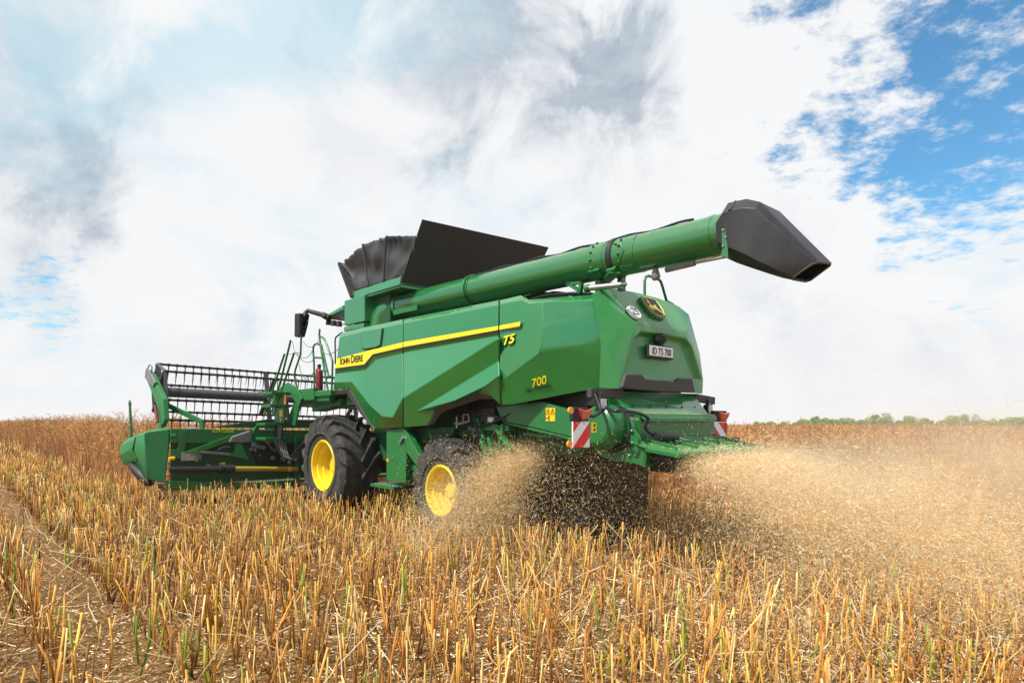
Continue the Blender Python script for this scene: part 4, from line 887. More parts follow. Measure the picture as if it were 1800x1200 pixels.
        rm = mb.build('rim', 'yellow', o, smooth=35)
        mb = MB()
        for i in range(10):
            t_ = 2 * math.pi * i / 10; c = (rr * .42 * math.cos(t_), f - dish + .032, rr * .42 * math.sin(t_)); mb.lathe([(.018, 0), (.018, .02), (0, .022)], c, 6)
        mb.tube([(rr * .8 * math.cos(1.2), f - dish, rr * .8 * math.sin(1.2)), (rr * .78 * math.cos(1.2), f - dish + .06, rr * .78 * math.sin(1.2))], .008, 6)
        mb.build('wheel_nut', 'yellow', o, split=True)
        return o
    wf = wheel(0, 1.55 - .322, .907, .915, .44, .715, 18, .074, .068, .56, .26)
    wr = wheel(-3.46, 1.45 - .235, .72, .735, .345, .53, 17, .060, .054, .56, .22)
    for w, loc in ((wf, (0, -1.14, .907)), (wr, (-3.46, -.80, .72))):
        c = w.copy(); COL.objects.link(c); c.location = loc; c.rotation_euler = (0, 0, math.pi)
        for ch in list(w.children): d = ch.copy(); COL.objects.link(d); d.parent = c
    mb = MB(); mb.tube([(0, -1.1, .907), (0, 1.05, .907)], .17, 14); mb.tube([(-3.46, -1.0, .72), (-3.46, 1.1, .72)], .11, 12); mb.box((-3.6, -.5, .62), (-3.3, .5, 1.3)); mb.box((-.25, -.7, .75), (.25, .7, 1.5)); mb.beam((-3.46, 1.0, .72), (-2.9, .6, 1.4), .12, .14); mb.beam((-3.46, 0.9, .85), (-4.2, .7, 1.6), .12, .10); mb.build('axle', 'deep', root, bevel=.02, split=True)

    # ---- ladder box with fold-out step ahead of the rear wheel
    bx = empty('tool_box', root); bv = 1.42
    mb = MB(); mb.prism([V(x, y, bv) for x, y in ((679, 755), (698, 755), (714, 776), (714, 848), (679, 844))], (0, -.5, 0)); mb.build('box_body', 'frame', bx, bevel=.01)
    mb = MB(); mb.prism([V(x, y, bv + .02) for x, y in ((679.5, 797.5), (702, 798.5), (713, 812), (713, 848), (679.5, 844))], (0, -.02, 0)); mb.build('box_lid', 'frame', bx, bevel=.006)
    mb = MB(); mb.prism([V(x, y, bv) for x, y in ((698, 754), (710, 752), (744, 812), (744, 835), (722, 805), (713, 792))], (0, -.10, 0)); mb.prism([V(x, y, bv - .15) for x, y in ((713, 790), (718, 806), (718, 850), (713, 850))], (0, -.3, 0)); mb.beam(V(728, 820, bv - .1), V(752, 848, bv - .1), .05, .08); mb.build('brace', 'frame', bx, bevel=.008)
    mb = MB(); A = V(651, 849, bv + .1); B = V(692, 855, bv + .1); mb.prism([A, B, (B[0], B[1] - .42, B[2]), (A[0], A[1] - .42, A[2])], (0, 0, -.05)); st = mb.build('step', 'frame', bx, bevel=.006, split=True)
    mb = MB()
    for k in range(6): mb.beam((A[0] + (B[0] - A[0]) * (.1 + .15 * k), A[1] - .05, A[2] + .003), (A[0] + (B[0] - A[0]) * (.16 + .15 * k), A[1] - .38, A[2] + .003), .03, .012)
    mb.build('step_slot', 'lamp', st, split=True)
    mb = MB(); c = Vector(V(681, 808.5, bv + .025)); mb.tube([c, c + Vector((0, -.02, 0))], .03, 14); mb.build('reflector_disc', 'orange', bx)
    mb = MB(); mb.ball(V(690, 804.5, bv + .025), .018, 6); mb.beam(V(702, 778, bv + .02), V(708, 768, bv + .02), .02, .05); mb.build('latch', 'steel', bx)
    # ---- frame and mechanisms seen in the shade under the body
    mb = MB()
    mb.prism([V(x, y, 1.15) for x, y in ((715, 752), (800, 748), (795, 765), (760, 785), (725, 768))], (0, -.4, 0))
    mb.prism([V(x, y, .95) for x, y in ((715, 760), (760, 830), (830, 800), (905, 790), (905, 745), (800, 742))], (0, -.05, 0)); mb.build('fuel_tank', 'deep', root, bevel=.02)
    mb = MB()
    for p in ((846, 768, 856, 800), (860, 768, 868, 800), (886, 745, 878, 790), (720, 765, 742, 790), (838, 725, 852, 770), (868, 745, 900, 792)): mb.beam(V(p[0], p[1], 1.2), V(p[2], p[3], 1.2), .07, .05)
    mb.beam(V(838, 733, 1.12), V(878, 738, 1.12), .16, .12); mb.beam(V(828, 752, 1.15), V(900, 752, 1.15), .12, .07); mb.build('axle_frame', 'frame', root, bevel=.008, split=True)
    mb = MB(); mb.tube([V(799, 744, 1.35), V(814, 743, 1.35), V(815, 728, 1.35), V(824, 728, 1.35), V(825, 740, 1.35), V(802, 747, 1.35)], .014, 6); mb.tube([V(803, 732, 1.35), V(803, 752, 1.35)], .012, 6); mb.build('pivot_rod', 'steel', root, smooth=50)
    mb = MB(); mb.box((-4.9, .85, 1.78), (-3.3, 1.15, 2.02)); mb.box((-6.0, .6, 1.86), (-4.9, 1.0, 2.06)); mb.box((-4.35, 1.1, 1.70), (-4.1, 1.24, 1.86)); mb.tube(flow([(-3.4, 1.2, 1.85), (-3.8, 1.25, 1.74), (-4.2, 1.25, 1.80), (-4.6, 1.2, 1.70), (-4.9, 1.1, 1.85)]), .022, 7); mb.tube(flow([(-3.5, 1.18, 1.75), (-3.9, 1.25, 1.62), (-4.3, 1.25, 1.66), (-4.7, 1.2, 1.80)]), .018, 7); mb.tube(flow([(-3.9, 1.22, 1.9), (-4.0, 1.28, 1.7), (-4.05, 1.25, 1.5), (-4.0, 1.1, 1.3)]), .02, 7); mb.tube([(-4.5, 1.1, 1.92), (-4.5, 1.22, 1.92)], .07, 12); mb.tube([(-3.7, 1.1, 1.9), (-3.7, 1.22, 1.9)], .055, 12); mb.tube([(-3.6, 1.2, 1.7), (-4.0, 1.2, 1.66), (-4.3, 1.15, 1.8)], .04, 8); mb.tube([(-3.5, 1.1, 1.6), (-4.4, 1.2, 1.72)], .03, 8); mb.build('hydraulic_block', 'black', root, bevel=.01)
    mb = MB(); mb.prism([V(x, y, 1.26) for x, y in ((857, 732), (867, 733), (865, 743), (856, 741))], (0, -.05, 0)); mb.build('work_light', 'lamp', root, bevel=.01)
    mb = MB(); mb.prism([(-3.9, .5, 1.3), (-5.55, .5, 1.45), (-5.5, .5, .35), (-4.2, .5, .35), (-3.9, .5, .8)], (0, -.95, 0)); mb.build('body_shade_block', 'lettering', root, bevel=.02)  # black block added to stand in for the deep shade under the body
    mb = MB(); mb.prism([(-5.60, .82, 1.4), (-5.60, .78, .30), (-5.60, .5, .12), (-5.60, .1, .18), (-5.60, -.2, .10), (-5.60, -.38, .4), (-5.60, -.4, 1.4)], (-.02, 0, 0)); mb.build('tail_shade_sheet', 'lettering', root)  # black sheet added behind the rear axle, standing in for shade
    # tapered side chute below the rear door
    mb = MB(); mb.prism([V(x, y, 1.22) for x, y in ((872, 715), (952, 705), (1006, 724), (1006, 768), (925, 748), (882, 740))], (0, -.12, 0)); mb.prism([V(x, y, 1.21) for x, y in ((882, 741), (925, 749), (1006, 769), (1006, 776), (985, 768), (940, 758), (886, 744))], (0, -.2, 0)); ch = mb.build('side_chute', 'frame', root, bevel=.008)
    mb = MB(); mb.beam(V(922, 762, 1.0), V(992, 769, 1.0), .06, .04); mb.build('lower_rail', 'frame', root)
    mb = MB(); mb.prism([V(x, y, 1.226) for x, y in ((959.5, 716.5), (976, 716.5), (975.5, 740), (959.5, 740))], (0, -.004, 0)); dc = mb.build('safety_decal', 'decal', ch)
    mb = MB()
    def glyph(px, py, s, kind):
        c = Vector(V(px, py, 1.228)); x = Vector((-1, 0, 0)); z = Vector((0, 0, 1))
        if kind == 'tri':
            q = [c + x * s * math.cos(t) + z * s * math.sin(t) for t in (R(90), R(210), R(330))]; mb.tube(q + [q[0]], s * .12, 4); mb.beam(c + z * s * .45, c - z * s * .25, s * .2, s * .2, (0, 1, 0))
        else:
            mb.ball(c + z * s * .7, s * .28, 6); mb.beam(c + z * s * .4, c - z * s * .9, s * .45, s * .2, (0, 1, 0)); mb.beam(c - x * s * 1.6, c - x * s * .5, s * .2, s * .2)
    glyph(963.5, 722.5, .032, 'tri'); glyph(971.5, 722.5, .032, 'tri'); glyph(965, 734.5, .034, 'man'); mb.beam(V(960, 727.8, 1.227), V(975.5, 727.8, 1.227), .003, .006); mb.build('decal_mark', 'lettering', dc)

    # ---- straw chopper and spreader at the tail
    sp = empty('straw_chopper', root)
    mb = MB(); mb.prism([(-6.05, .93, 2.03), (-6.10, -.70, 2.05), (-6.33, -.72, 1.765), (-6.31, .85, 1.76)], (.03, 0, 0)); mb.prism([(-6.05, .95, 2.03), (-6.31, .87, 1.76), (-5.9, .87, 1.76), (-5.8, .95, 2.03)], (0, -.03, 0)); mb.build('discharge_cover', 'green', sp, bevel=.006)
    mb = MB()
    for x in (1113, 1143, 1172, 1199, 1221): mb.ball(U(x, 713 + (x - 1113) * .02, -6.24), .012, 6)
    mb.build('rivet', 'lettering', sp, split=True)
    mb = MB(); mb.box((-6.40, -.72, 1.40), (-5.75, .84, 1.755)); mb.prism([(-6.40, .84, 1.76), (-6.43, .84, 1.70), (-6.43, -.74, 1.70), (-6.40, -.74, 1.76)], (0, 0, .012)); mb.beam((-6.43, .80, 1.69), (-6.43, -.70, 1.69), .025, .025)
    mb.prism([(-6.4, -.74, 1.52), (-6.62, -.74, 1.47), (-6.52, -.74, 1.38), (-6.3, -.74, 1.34), (-6.2, -.74, 1.5)], (0, .03, 0)); mb.build('chopper_housing', 'frame', sp, bevel=.008)
    mb = MB(); mb.prism([V(x, y, 1.0) for x, y in ((1040, 728), (1098, 731), (1106, 733), (1124, 773), (1138, 784), (1131, 820), (1118, 815), (1096, 811), (1086, 812), (1057, 803), (1044, 790))], (0, -.05, 0)); mb.build('side_plate', 'frame', sp, bevel=.006)
    mb = MB(); A = V(1131, 820, 1.0); B = V(1138, 785, 1.0); C_ = V(1106, 812, 1.0); mb.prism([A, B, (B[0], B[1] - .24, B[2]), (A[0], A[1] - .24, A[2])], (.02, 0, 0)); mb.prism([C_, A, (A[0], A[1] - .2, A[2]), (C_[0], C_[1] - .2, C_[2])], (0, 0, .015)); mb.build('side_flange', 'frame', sp, bevel=.005)
    mb = MB(); c = (-6.09, 1.0, 1.618); mb.lathe([(.255, -.10), (.262, .05), (.258, .14), (.235, .20), (.19, .235), (.18, .235), (.17, .245), (0, .25)], c, 40); mb.build('drive_cover', 'frame', sp, smooth=30)
    mb = MB(); c2 = (-6.27, .98, 1.618); mb.lathe([(.27, -.06), (.27, .02), (.25, .02)], (-6.13, 1.0, 1.6), 40); mb.build('cover_rim', 'black', sp)
    mb = MB(); mb.tube([V(1078, 790, 1.04), V(1108, 779, 1.04)], .022, 8); mb.build('gas_strut', 'black', sp, smooth=50)
    mb = MB()
    for x, y in ((1111, 778), (1066, 791), (1072, 800), (1110, 757), (1092, 733), (1095, 745), (1100, 765), (1106, 800)): mb.ball(V(x, y, 1.02), .017, 6)
    mb.beam(V(1060, 790, 1.04), V(1071, 790, 1.04), .04, .03); mb.beam(V(1109, 735, 1.04), V(1120, 736, 1.04), .05, .03); mb.build('bolt', 'steel', sp, smooth=50, split=True)
    # tailboard
    tb = empty('spreader_board', root)
    mb = MB(); top = [(-6.42, 1.0, 1.455), V(1137, 785, 1.08), (-7.03, 1.02, 1.352), (-6.95, -1.02, 1.362), (-6.35, -.98, 1.44)]
    mb.prism(top, (0, 0, -.022)); mb.build('board_sheet', 'hood', tb, bevel=.004)
    mb = MB(); q = [top[1], top[2], top[3]]
    for a, b in zip(q, q[1:]): mb.prism([a, b, (b[0] + .01, b[1], b[2] - .05), (a[0] + .01, a[1], a[2] - .05)], (.012, 0, 0))
    mb.build('board_lip', 'frame', tb)
    mb = MB()
    for k, v0 in enumerate((.80, .42, .05, -.32, -.68)): mb.beam((-6.45, v0, 1.47), (-6.92, v0 + (-.12 if k > 2 else .1), 1.385), .018, .05)
    mb.beam((-6.50, .9, 1.475), (-6.46, -.9, 1.47), .05, .05); mb.beam((-6.68, .55, 1.455), (-6.66, -.5, 1.45), .03, .035); mb.build('vane', 'frame', tb, bevel=.004, split=True)
    for (a, b, z) in ((-6.55, .72, 1.50), (-6.62, -.78, 1.44)):
        mb = MB(); mb.tube([(a, b, z - .06), (a, b, z + .03), (a, b - .16, z + .03), (a, b - .16, z - .06)], .009, 6); mb.build('handle', 'black', tb, smooth=50)
    mb = MB(); mb.box((-6.9, -.8, 1.22), (-6.45, .9, 1.335)); mb.tube([(-6.62, .45, 1.33), (-6.62, .45, 1.12)], .3, 20); mb.tube([(-6.62, -.4, 1.33), (-6.62, -.4, 1.12)], .3, 20); mb.build('spreader_rotor', 'black', root)
    ac = empty('board_actuator', root)
    A, B = Vector(U(1152, 766, -6.55)), Vector(U(1190, 769, -6.62)); mb = MB(); mb.tube([A, A.lerp(B, .3), B], [.045, .05, .042], 12); mb.build('actuator_body', 'black', ac, smooth=40)
    mb = MB(); mb.tube([B, Vector(U(1252, 784, -6.75))], .012, 8); mb.build('actuator_rod', 'steel', ac, smooth=50)
    mb = MB(); mb.tube(flow([U(x, y, u) for x, y, u in ((1066, 716, -6.2), (1080, 722, -6.45), (1100, 722, -6.5), (1126, 727, -6.5), (1140, 736, -6.5), (1135, 748, -6.5), (1138, 756, -6.5), (1147, 764, -6.5), (1153, 767, -6.5))]), .019, 8); mb.build('cable_sleeve', 'hose', root, smooth=60)
    # ---- lamp bars, lamps, warning boards
    for L in (1, -1):
        lb = empty('lamp_bar', root)
        mb = MB()
        if L > 0:
            mb.beam((-6.1, .80, 2.005), (-6.1, 1.36, 1.99), .07, .10); arm = [(-6.15, 1.30, 1.95), (-6.25, 1.34, 1.80), (-6.3, 1.50, 1.735), (-6.33, 1.6, 1.735)]
        else:
            mb.beam((-6.1, -.72, 2.0), (-6.1, -1.20, 1.965), .07, .10); arm = [(-6.12, -1.05, 1.85), (-6.25, -1.03, 1.78), (-6.33, -.92, 1.73), (-6.35, -.85, 1.73)]
        mb.build('bar', 'trim', lb, bevel=.006)
        mb = MB(); mb.tube(flow(arm), .018, 8); mb.tube([(-6.12, arm[0][1], 1.98), arm[0]], .02, 8); mb.build('lamp_arm', 'black', lb, smooth=50)
        c = Vector(U(1061, 709, -6.2)) if L > 0 else Vector((-6.18, -1.0, 1.85))
        mb = MB(); mb.box((c.x + .0, c.y - .055, c.z - .065), (c.x + .08, c.y + .055, c.z + .06)); mb.beam(c + Vector((.04, 0, .05)), c + Vector((.04, 0, .13)), .05, .05); mb.build('lamp_housing', 'black', lb, bevel=.012)
        mb = MB(); mb.box((c.x - .006, c.y - .05, c.z - .058), (c.x, c.y + .05, c.z + .052)); mb.build('lamp_lens', 'lamp', lb, bevel=.01)
        bd = empty('warning_board', root); u = -6.36
        v1, v0 = (1.895, 1.64) if L > 0 else (-.80, -1.11); zt, zb = 1.675, (1.41 if L > 0 else 1.40); tilt = -.03 if L < 0 else 0
        mb = MB(); mb.box((u + .004, v0, zb), (u + .02, v1, zt)); mb.build('board_plate', 'white', bd)
        W, H = v1 - v0, zt - zb
        def clip(poly):
            for axis, lim, sg in ((0, 0, 1), (0, 1, -1), (1, 0, 1), (1, 1, -1)):
                out = []
                for i, p in enumerate(poly):
                    q = poly[(i + 1) % len(poly)]; dp, dq = (p[axis] - lim) * sg, (q[axis] - lim) * sg
                    if dp >= 0: out.append(p)
                    if dp * dq < 0: t = dp / (dp - dq); out.append((p[0] + (q[0] - p[0]) * t, p[1] + (q[1] - p[1]) * t))
                poly = out
                if len(poly) < 3: return []
            return poly
        mb = MB()
        for k0, k1 in ((-.2, .45), (1.02, 1.62)) if L > 0 else ((-.1, .34), (.86, 1.36)):      # diagonal bands, x from the left seen from behind
            if L > 0: pol = clip([(k0 + .0, 1), (k1, 1), (k1 - 1.05, 0), (k0 - 1.05, 0)])
            else: pol = clip([(k0 - .55, 1), (k1 - .55, 1), (k1 + .50, 0), (k0 + .50, 0)])
            if len(pol) >= 3: mb.prism([(u, v1 - x * W, zb + y * H) for x, y in pol], (.0038, 0, 0))
        if L < 0:
            pol = clip([(.62, 1), (1.1, 1), (1.1, .25), (1.1, .2)]);
            if len(pol) >= 3: mb.prism([(u, v1 - x * W, zb + y * H) for x, y in pol], (.0038, 0, 0))
        mb.build('red_band', 'red', bd)
        mb = MB(); mb.box((u - .0, v0 + (.02 if L > 0 else .0), zt + .004), (u + .06, v1 - (.0 if L > 0 else .0), zt + .15)); mb.beam((u + .02, v0 + .02, zt), (u + .02, v0 + .02, zb), .03, .03); tl = mb.build('lamp_housing', 'black', bd, bevel=.01)
        x0, x1 = (v0 + .0, v1 - .055) if L > 0 else (v0 - .01, v1 - .06)
        mb = MB(); mb.prism([(u - .045, x1, zt + .135), (u - .045, (x0 + x1) / 2, zt + .115), (u - .045, x0, zt + .135), (u - .03, x0 + .012, zt + .07), (u - .02, x0 + .06, zt + .015), (u - .02, x1 - .07, zt + .015), (u - .03, x1 - .03, zt + .07)], (.044, 0, 0)); mb.build('tail_lamp', 'lamp_red', bd, bevel=.014)
        mb = MB()
        for (vv, zz) in ((v1 - .06 * W / .25, zt - .02), (v0 + .09, zt - .02)): mb.tube([(u - .003, vv, zz), (u + .006, vv, zz)], .009, 8)
        mb.build('bolt', 'lamp', bd, split=True)
        if L > 0:
            mb = MB()
            for px, py in ((1003, 721), (1001, 780)): c = Vector(U(px, py, u)); mb.tube([c + Vector((-.012, 0, 0)), c + Vector((.012, 0, 0))], .034, 18)
            mb.build('side_reflector', 'orange', bd, split=True)
    mb = MB(); A = U(1040.5, 742, -6.3); B = U(1048.5, 760, -6.3); mb.box((-6.302, B[1], B[2]), (-6.298, A[1], A[2])); dd = mb.build('safety_decal', 'stripe', root)
    mb = MB()
    for z in (.72, .28): mb.beam((-6.304, (A[1] + B[1]) / 2, B[2] + (A[2] - B[2]) * (z - .1)), (-6.304, (A[1] + B[1]) / 2, B[2] + (A[2] - B[2]) * (z + .1)), .03, .004)
    mb.build('decal_mark', 'lettering', dd)

    # ---- header with reel
    hd = empty('header', root); HU = 2.4
    def h(x, y, u=HU): return U(x, y, u)
    def plate(pts, u, th=.03, nm='header_back', m='frame', bev=.006): b = MB(); b.prism([h(x, y, u) for x, y in pts], (th, 0, 0)); return b.build(nm, m, hd, bevel=bev)
    mb = MB(); mb.box((2.48, -3.25, .50), (2.55, 3.40, 1.50)); mb.prism([(2.55, 3.4, .45), (3.1, 3.4, .40), (3.9, 3.4, .42), (3.9, 3.4, .40), (2.9, 3.4, .36), (2.5, 3.4, .42)], (0, -6.6, 0)); mb.build('header_back', 'deep', hd)
    mb = MB(); A, B = Vector(h(300, 753)), Vector(h(560, 756)); d = (B - A).normalized(); E_ = A + d * 6.65
    mb.prism([A, A + Vector((0, 0, -.27)), A + Vector((.22, 0, -.27)), A + Vector((.22, 0, 0))], E_ - A); bm_ = mb.build('top_beam', 'frame', hd, bevel=.012)
    a, b_ = Vector(h(373, 759.5, HU - .006)), Vector(h(411, 759.7, HU - .006)); lettering('lettering', '', 'stripe', hd, a, b_ - a, (0, 0, 1), .092, (b_ - a).length, caps=JD, bold=0)
    plate([(366, 751), (470, 736.5), (600, 738), (600, 752)], HU + .05, .04, 'rear_deflector', 'deep')
    plate([(298, 845), (520, 849), (520, 858), (298, 860)], HU, .3, 'bottom_beam', 'frame')
    plate([(300, 805), (322, 806), (330, 757), (318, 757), (312, 790), (300, 790)], HU - .02, .05, 'upright', 'frame'); plate([(519, 768), (526, 768), (528, 855), (519, 855)], HU - .02, .08, 'upright', 'frame'); plate([(452, 745), (444, 760), (452, 768), (456, 752)], HU - .03, .04, 'upright', 'frame')
    mb = MB(); mb.prism([h(x, y, HU + .02) for x, y in ((440, 768), (522, 770), (520, 815), (452, 815), (444, 795))], (.04, 0, 0)); mb.box((1.7, -.6, .8), (2.45, .75, 1.4)); mb.build('feeder_mouth', 'lettering', hd)
    mb = MB(); P = [h(*p, HU - .06) for p in ((320, 796), (405, 765), (412, 772), (345, 797))]; mb.prism(P, (.12, 0, 0)); mb.build('linkage_guard', 'green', hd, bevel=.008)
    mb = MB(); mb.prism([h(*p, HU - .08) for p in ((402, 777), (408, 767), (440, 756.5), (443.5, 762), (441.5, 775), (430, 778))], (.16, 0, 0)); mb.build('linkage_sleeve', 'grey', hd, bevel=.02)
    mb = MB(); mb.prism([h(*p, HU - .05) for p in ((414, 780), (424, 778), (436, 804), (440, 808), (400, 800), (412, 795))], (.06, 0, 0)); mb.build('linkage_bracket', 'poly', hd, bevel=.006)
    mb = MB(); mb.tube([h(352, 794, HU - .04), h(404, 798, HU - .04)], .03, 8); mb.tube([h(336, 800, HU - .04), h(356, 795, HU - .04), h(352, 808, HU - .04)], .018, 6); mb.tube([h(383, 790, HU - .04), h(394, 784, HU - .04), h(404, 785, HU - .04)], .014, 6); mb.build('linkage_rod', 'grey', hd, smooth=50)
    plate([(319, 794), (345, 797), (345, 809), (318, 810)], HU - .03, .02, 'reflector_plate', 'steel')
    plate([(343, 797), (354, 799), (348, 812), (343, 811)], HU - .04, .03, 'cable_bracket', 'grey')
    mb = MB()
    for k, (x, y) in enumerate(((456, 800), (447, 790), (470, 776), (483, 792), (508, 812), (478, 804), (510, 815), (440, 789), (462, 786), (494, 806))):
        c = Vector(h(x, y, HU - .02)); w_ = .02 + .012 * (k % 3); mb.tube([c, c + Vector((-.05, 0, 0))], w_, 8)
    mb.box((2.3, h(448, 0)[1], 1.20), (2.4, h(441, 0)[1], 1.28)); mb.tube([h(441, 774, HU - .03), h(443, 782, HU - .03), h(442, 792, HU - .03)], .012, 6); mb.beam(h(447, 783, HU - .03), h(462, 786, HU - .03), .05, .08); mb.beam(h(484, 776, HU), h(500, 810, HU), .05, .05); mb.tube(flow([h(470, 778, HU - .04), h(480, 790, HU - .08), h(492, 786, HU - .06), h(505, 800, HU - .04)]), .016, 6); mb.build('coupler', 'grey', hd, smooth=50, split=True)
    mb = MB(); mb.tube([h(362, 818, HU - .02), h(370, 818, HU - .02)], .03, 8); mb.build('shaft_bearing', 'grey', hd, smooth=50)
    # drive shaft
    mb = MB(); mb.tube([h(298, 825, HU - .10), h(386, 824, HU - .10)], .055, 16); mb.build('drive_shaft', 'black', hd, smooth=50)
    mb = MB(); mb.tube([h(411, 823.5, HU - .10), h(523, 824, HU - .10)], .050, 16); mb.build('shaft_guard', 'board_yellow', hd, smooth=50)
    mb = MB(); a, b_ = Vector(h(384, 823.5, HU - .10)), Vector(h(412, 823.5, HU - .10)); mb.tube([a.lerp(b_, i / 24) for i in range(25)], [.085 if i % 4 in (1, 2) else .062 for i in range(25)], 16); mb.tube([a - Vector((0, -.3, 0)), a], .058, 12); mb.build('shaft_boot', 'black', hd, smooth=30)
    mb = MB(); a, b_ = Vector(h(505, 824, HU - .10)), Vector(h(511, 824, HU - .10)); mb.tube([a, b_], .052, 16); mb.tube([h(297, 806, HU - .02), h(307, 805, HU - .02)], .035, 10); mb.build('orange_band', 'decal', hd, smooth=50)
    plate([(386, 813), (396, 812), (396, 816), (386, 816)], HU - .01, .012, 'safety_decal', 'decal', 0)
    # side divider hull
    mb = MB()
    D = [h(300, 752, 2.42), h(255, 758, 2.52), h(254.5, 765, 2.50), h(255.5, 803, 2.52), h(261, 844, 2.50), h(292, 850, 2.45), h(298, 790, 2.43)]       # rear face ring
    G = [U(287, 750, 3.0), U(244, 761, 3.0), U(237, 770, 3.0), U(233, 788, 3.0), U(243, 804, 3.0), U(250, 838, 2.9), U(285, 800, 3.0)]
    K = [U(280, 757, 3.7), U(224, 771, 3.7), U(212, 782, 3.7), U(210.5, 800, 3.7), U(217, 818, 3.7), U(236, 813, 3.6), U(268, 800, 3.7)]
    T = [U(272, 770, 4.6), U(222, 780, 4.6), U(215, 787, 4.6), U(214, 800, 4.6), U(219, 813, 4.6), U(236, 812, 4.6), U(262, 800, 4.6)]
    rings = [D, G, K, T]; vs = [p for r in rings for p in r]
    mb.add(vs, [(i * 7 + j, i * 7 + (j + 1) % 7, (i + 1) * 7 + (j + 1) % 7, (i + 1) * 7 + j) for i in range(3) for j in range(7)] + [tuple(range(7)), tuple(range(21, 28))])
    mb.build('divider', 'poly', hd, bevel=.035, smooth=35)
    mb = MB(); mb.tube([U(239, 767.5, 2.97), U(233.6, 789, 2.96), U(243.4, 803.7, 2.95), U(238.5, 812, 2.95)], .016, 6); mb.build('divider_seam', 'lettering', hd, smooth=60)
    mb = MB(); mb.tube([U(264, 848, 2.8), U(250, 836, 3.0), U(238, 824, 3.2), U(230, 815, 3.5)], [.09, .10, .09, .06], 8); mb.build('skid', 'black', hd, smooth=50)
    mb = MB(); mb.tube([h(299, 766, 2.42), h(308, 766, 2.42)], .05, 12); mb.build('hub_cap', 'frame', hd, smooth=50)
    mb = MB(); a = Vector(U(231, 772, 4.3)); b_ = Vector(U(228, 703, 4.4)); mb.tube([a - Vector((0, 0, .3)), a, a.lerp(b_, .5), a.lerp(b_, .93), b_], [.028, .028, .026, .024, .012], 8); mb.build('guide_rod', 'frame', hd, smooth=50)
    mb = MB()
    for t in (.35, .55, .88): mb.tube([a.lerp(b_, t), a.lerp(b_, t + .05)], .034, 8)
    mb.build('rod_clip', 'grey', hd, smooth=50, split=True)
    # reel: six tine bars round a centre tube
    rc = V(287, 686, 3.28); RCU, RCZ, RR_ = 3.62, 2.30, .58; roll = R(-1.4); N0, N1 = 3.36, -3.1
    def rp(ang, v, r=RR_): return Vector((RCU + r * math.sin(ang), v, RCZ + r * math.cos(ang) + (3.2 - v) * math.tan(roll)))
    mb = MB(); mb.tube([rp(0, N0, 0), rp(0, N1, 0)], .10, 20); mb.build('reel_tube', 'reel', hd, smooth=50)
    angs = [R(12 + 60 * k) for k in range(6)]
    for k, an in enumerate(angs):
        mb = MB(); mb.tube([rp(an, N0), rp(an, N1)], .024, 7)
        tn = MB(); j = 0; vv = N0 - .06
        while vv > N1:
            p = rp(an, vv); e1 = p + Vector((.03, 0, -.16)); e2 = p + Vector((.10, 0, -.32))
            tn.tube([p, e1, e2], [.012, .009, .003], 4, cap=False); mb.tube([p + Vector((0, .022, 0)), p + Vector((0, -.022, 0))], .033, 6); vv -= .158
        mb.build('tine_bar', 'tine', hd, smooth=50); tn.build('tine_row', 'tine', hd, smooth=60)
    for v0 in (N0 - .02, 1.15, -1.0, N1 + .02):
        mb = MB()
        for k, an in enumerate(angs):
            mb.beam(rp(an, v0, .08), rp(an, v0, RR_), .035, .10, (0, 1, 0))
            if v0 in (N0 - .02, N1 + .02): mb.beam(rp(an, v0), rp(an + R(60), v0), .03, .06, (0, 1, 0)); mb.beam(rp(an, v0, .30), rp(an + R(60), v0, .30), .02, .05, (0, 1, 0))
        mb.build('reel_spider', 'reel', hd, bevel=.004)
    for side in (1, -1):
        AO = [V(x, y, 3.50) for x, y in ((282.5, 750), (276, 750), (276, 714), (265, 686), (255.7, 662.6), (257.6, 649), (267, 659), (276.8, 680), (286.4, 701), (289, 737))]
        m_ = lambda p: p if side > 0 else (p[0], -3.2, p[2] - .16)
        mb = MB(); mb.prism([m_(p) for p in AO], (0, -.09 * side, 0)); mb.build('reel_arm', 'poly' if side > 0 else 'frame', hd, bevel=.01)
        mb = MB(); mb.prism([m_(V(x, y, 3.53)) for x, y in ((254, 664), (256, 647), (261, 651), (272, 672), (268, 680))], (0, -.05 * side, 0)); mb.build('arm_guard', 'grey', hd, bevel=.01)
        mb = MB(); mb.tube([m_(V(277, 742, 3.56)), m_(V(273, 712, 3.56))], .03, 8); mb.build('lift_cylinder', 'dark_red' if side > 0 else 'black', hd, smooth=50)
        mb = MB(); mb.tube([m_(V(280, 688, 3.42)), m_(V(267, 664, 3.42))], .026, 8); mb.tube(flow([m_(V(x, y, 3.5)) for x, y in ((259, 650), (263, 641), (267, 645), (266, 656))]), .012, 6); mb.build('reach_cylinder', 'grey', hd, smooth=50)
    mb = MB(); mb.beam(V(286, 708, 3.40), h(357, 742, 2.50), .06, .09); mb.beam(h(354, 738, 2.48), h(356, 754, 2.46), .07, .07); mb.build('arm_brace', 'frame', hd, bevel=.006)
    mb = MB(); mb.prism([h(x, y, 2.40) for x, y in ((330, 753), (348, 753), (348, 755.5), (330, 755.5))], (.15, 0, .03)); mb.build('arm_seat', 'grey', hd)
    return root
make_combine()

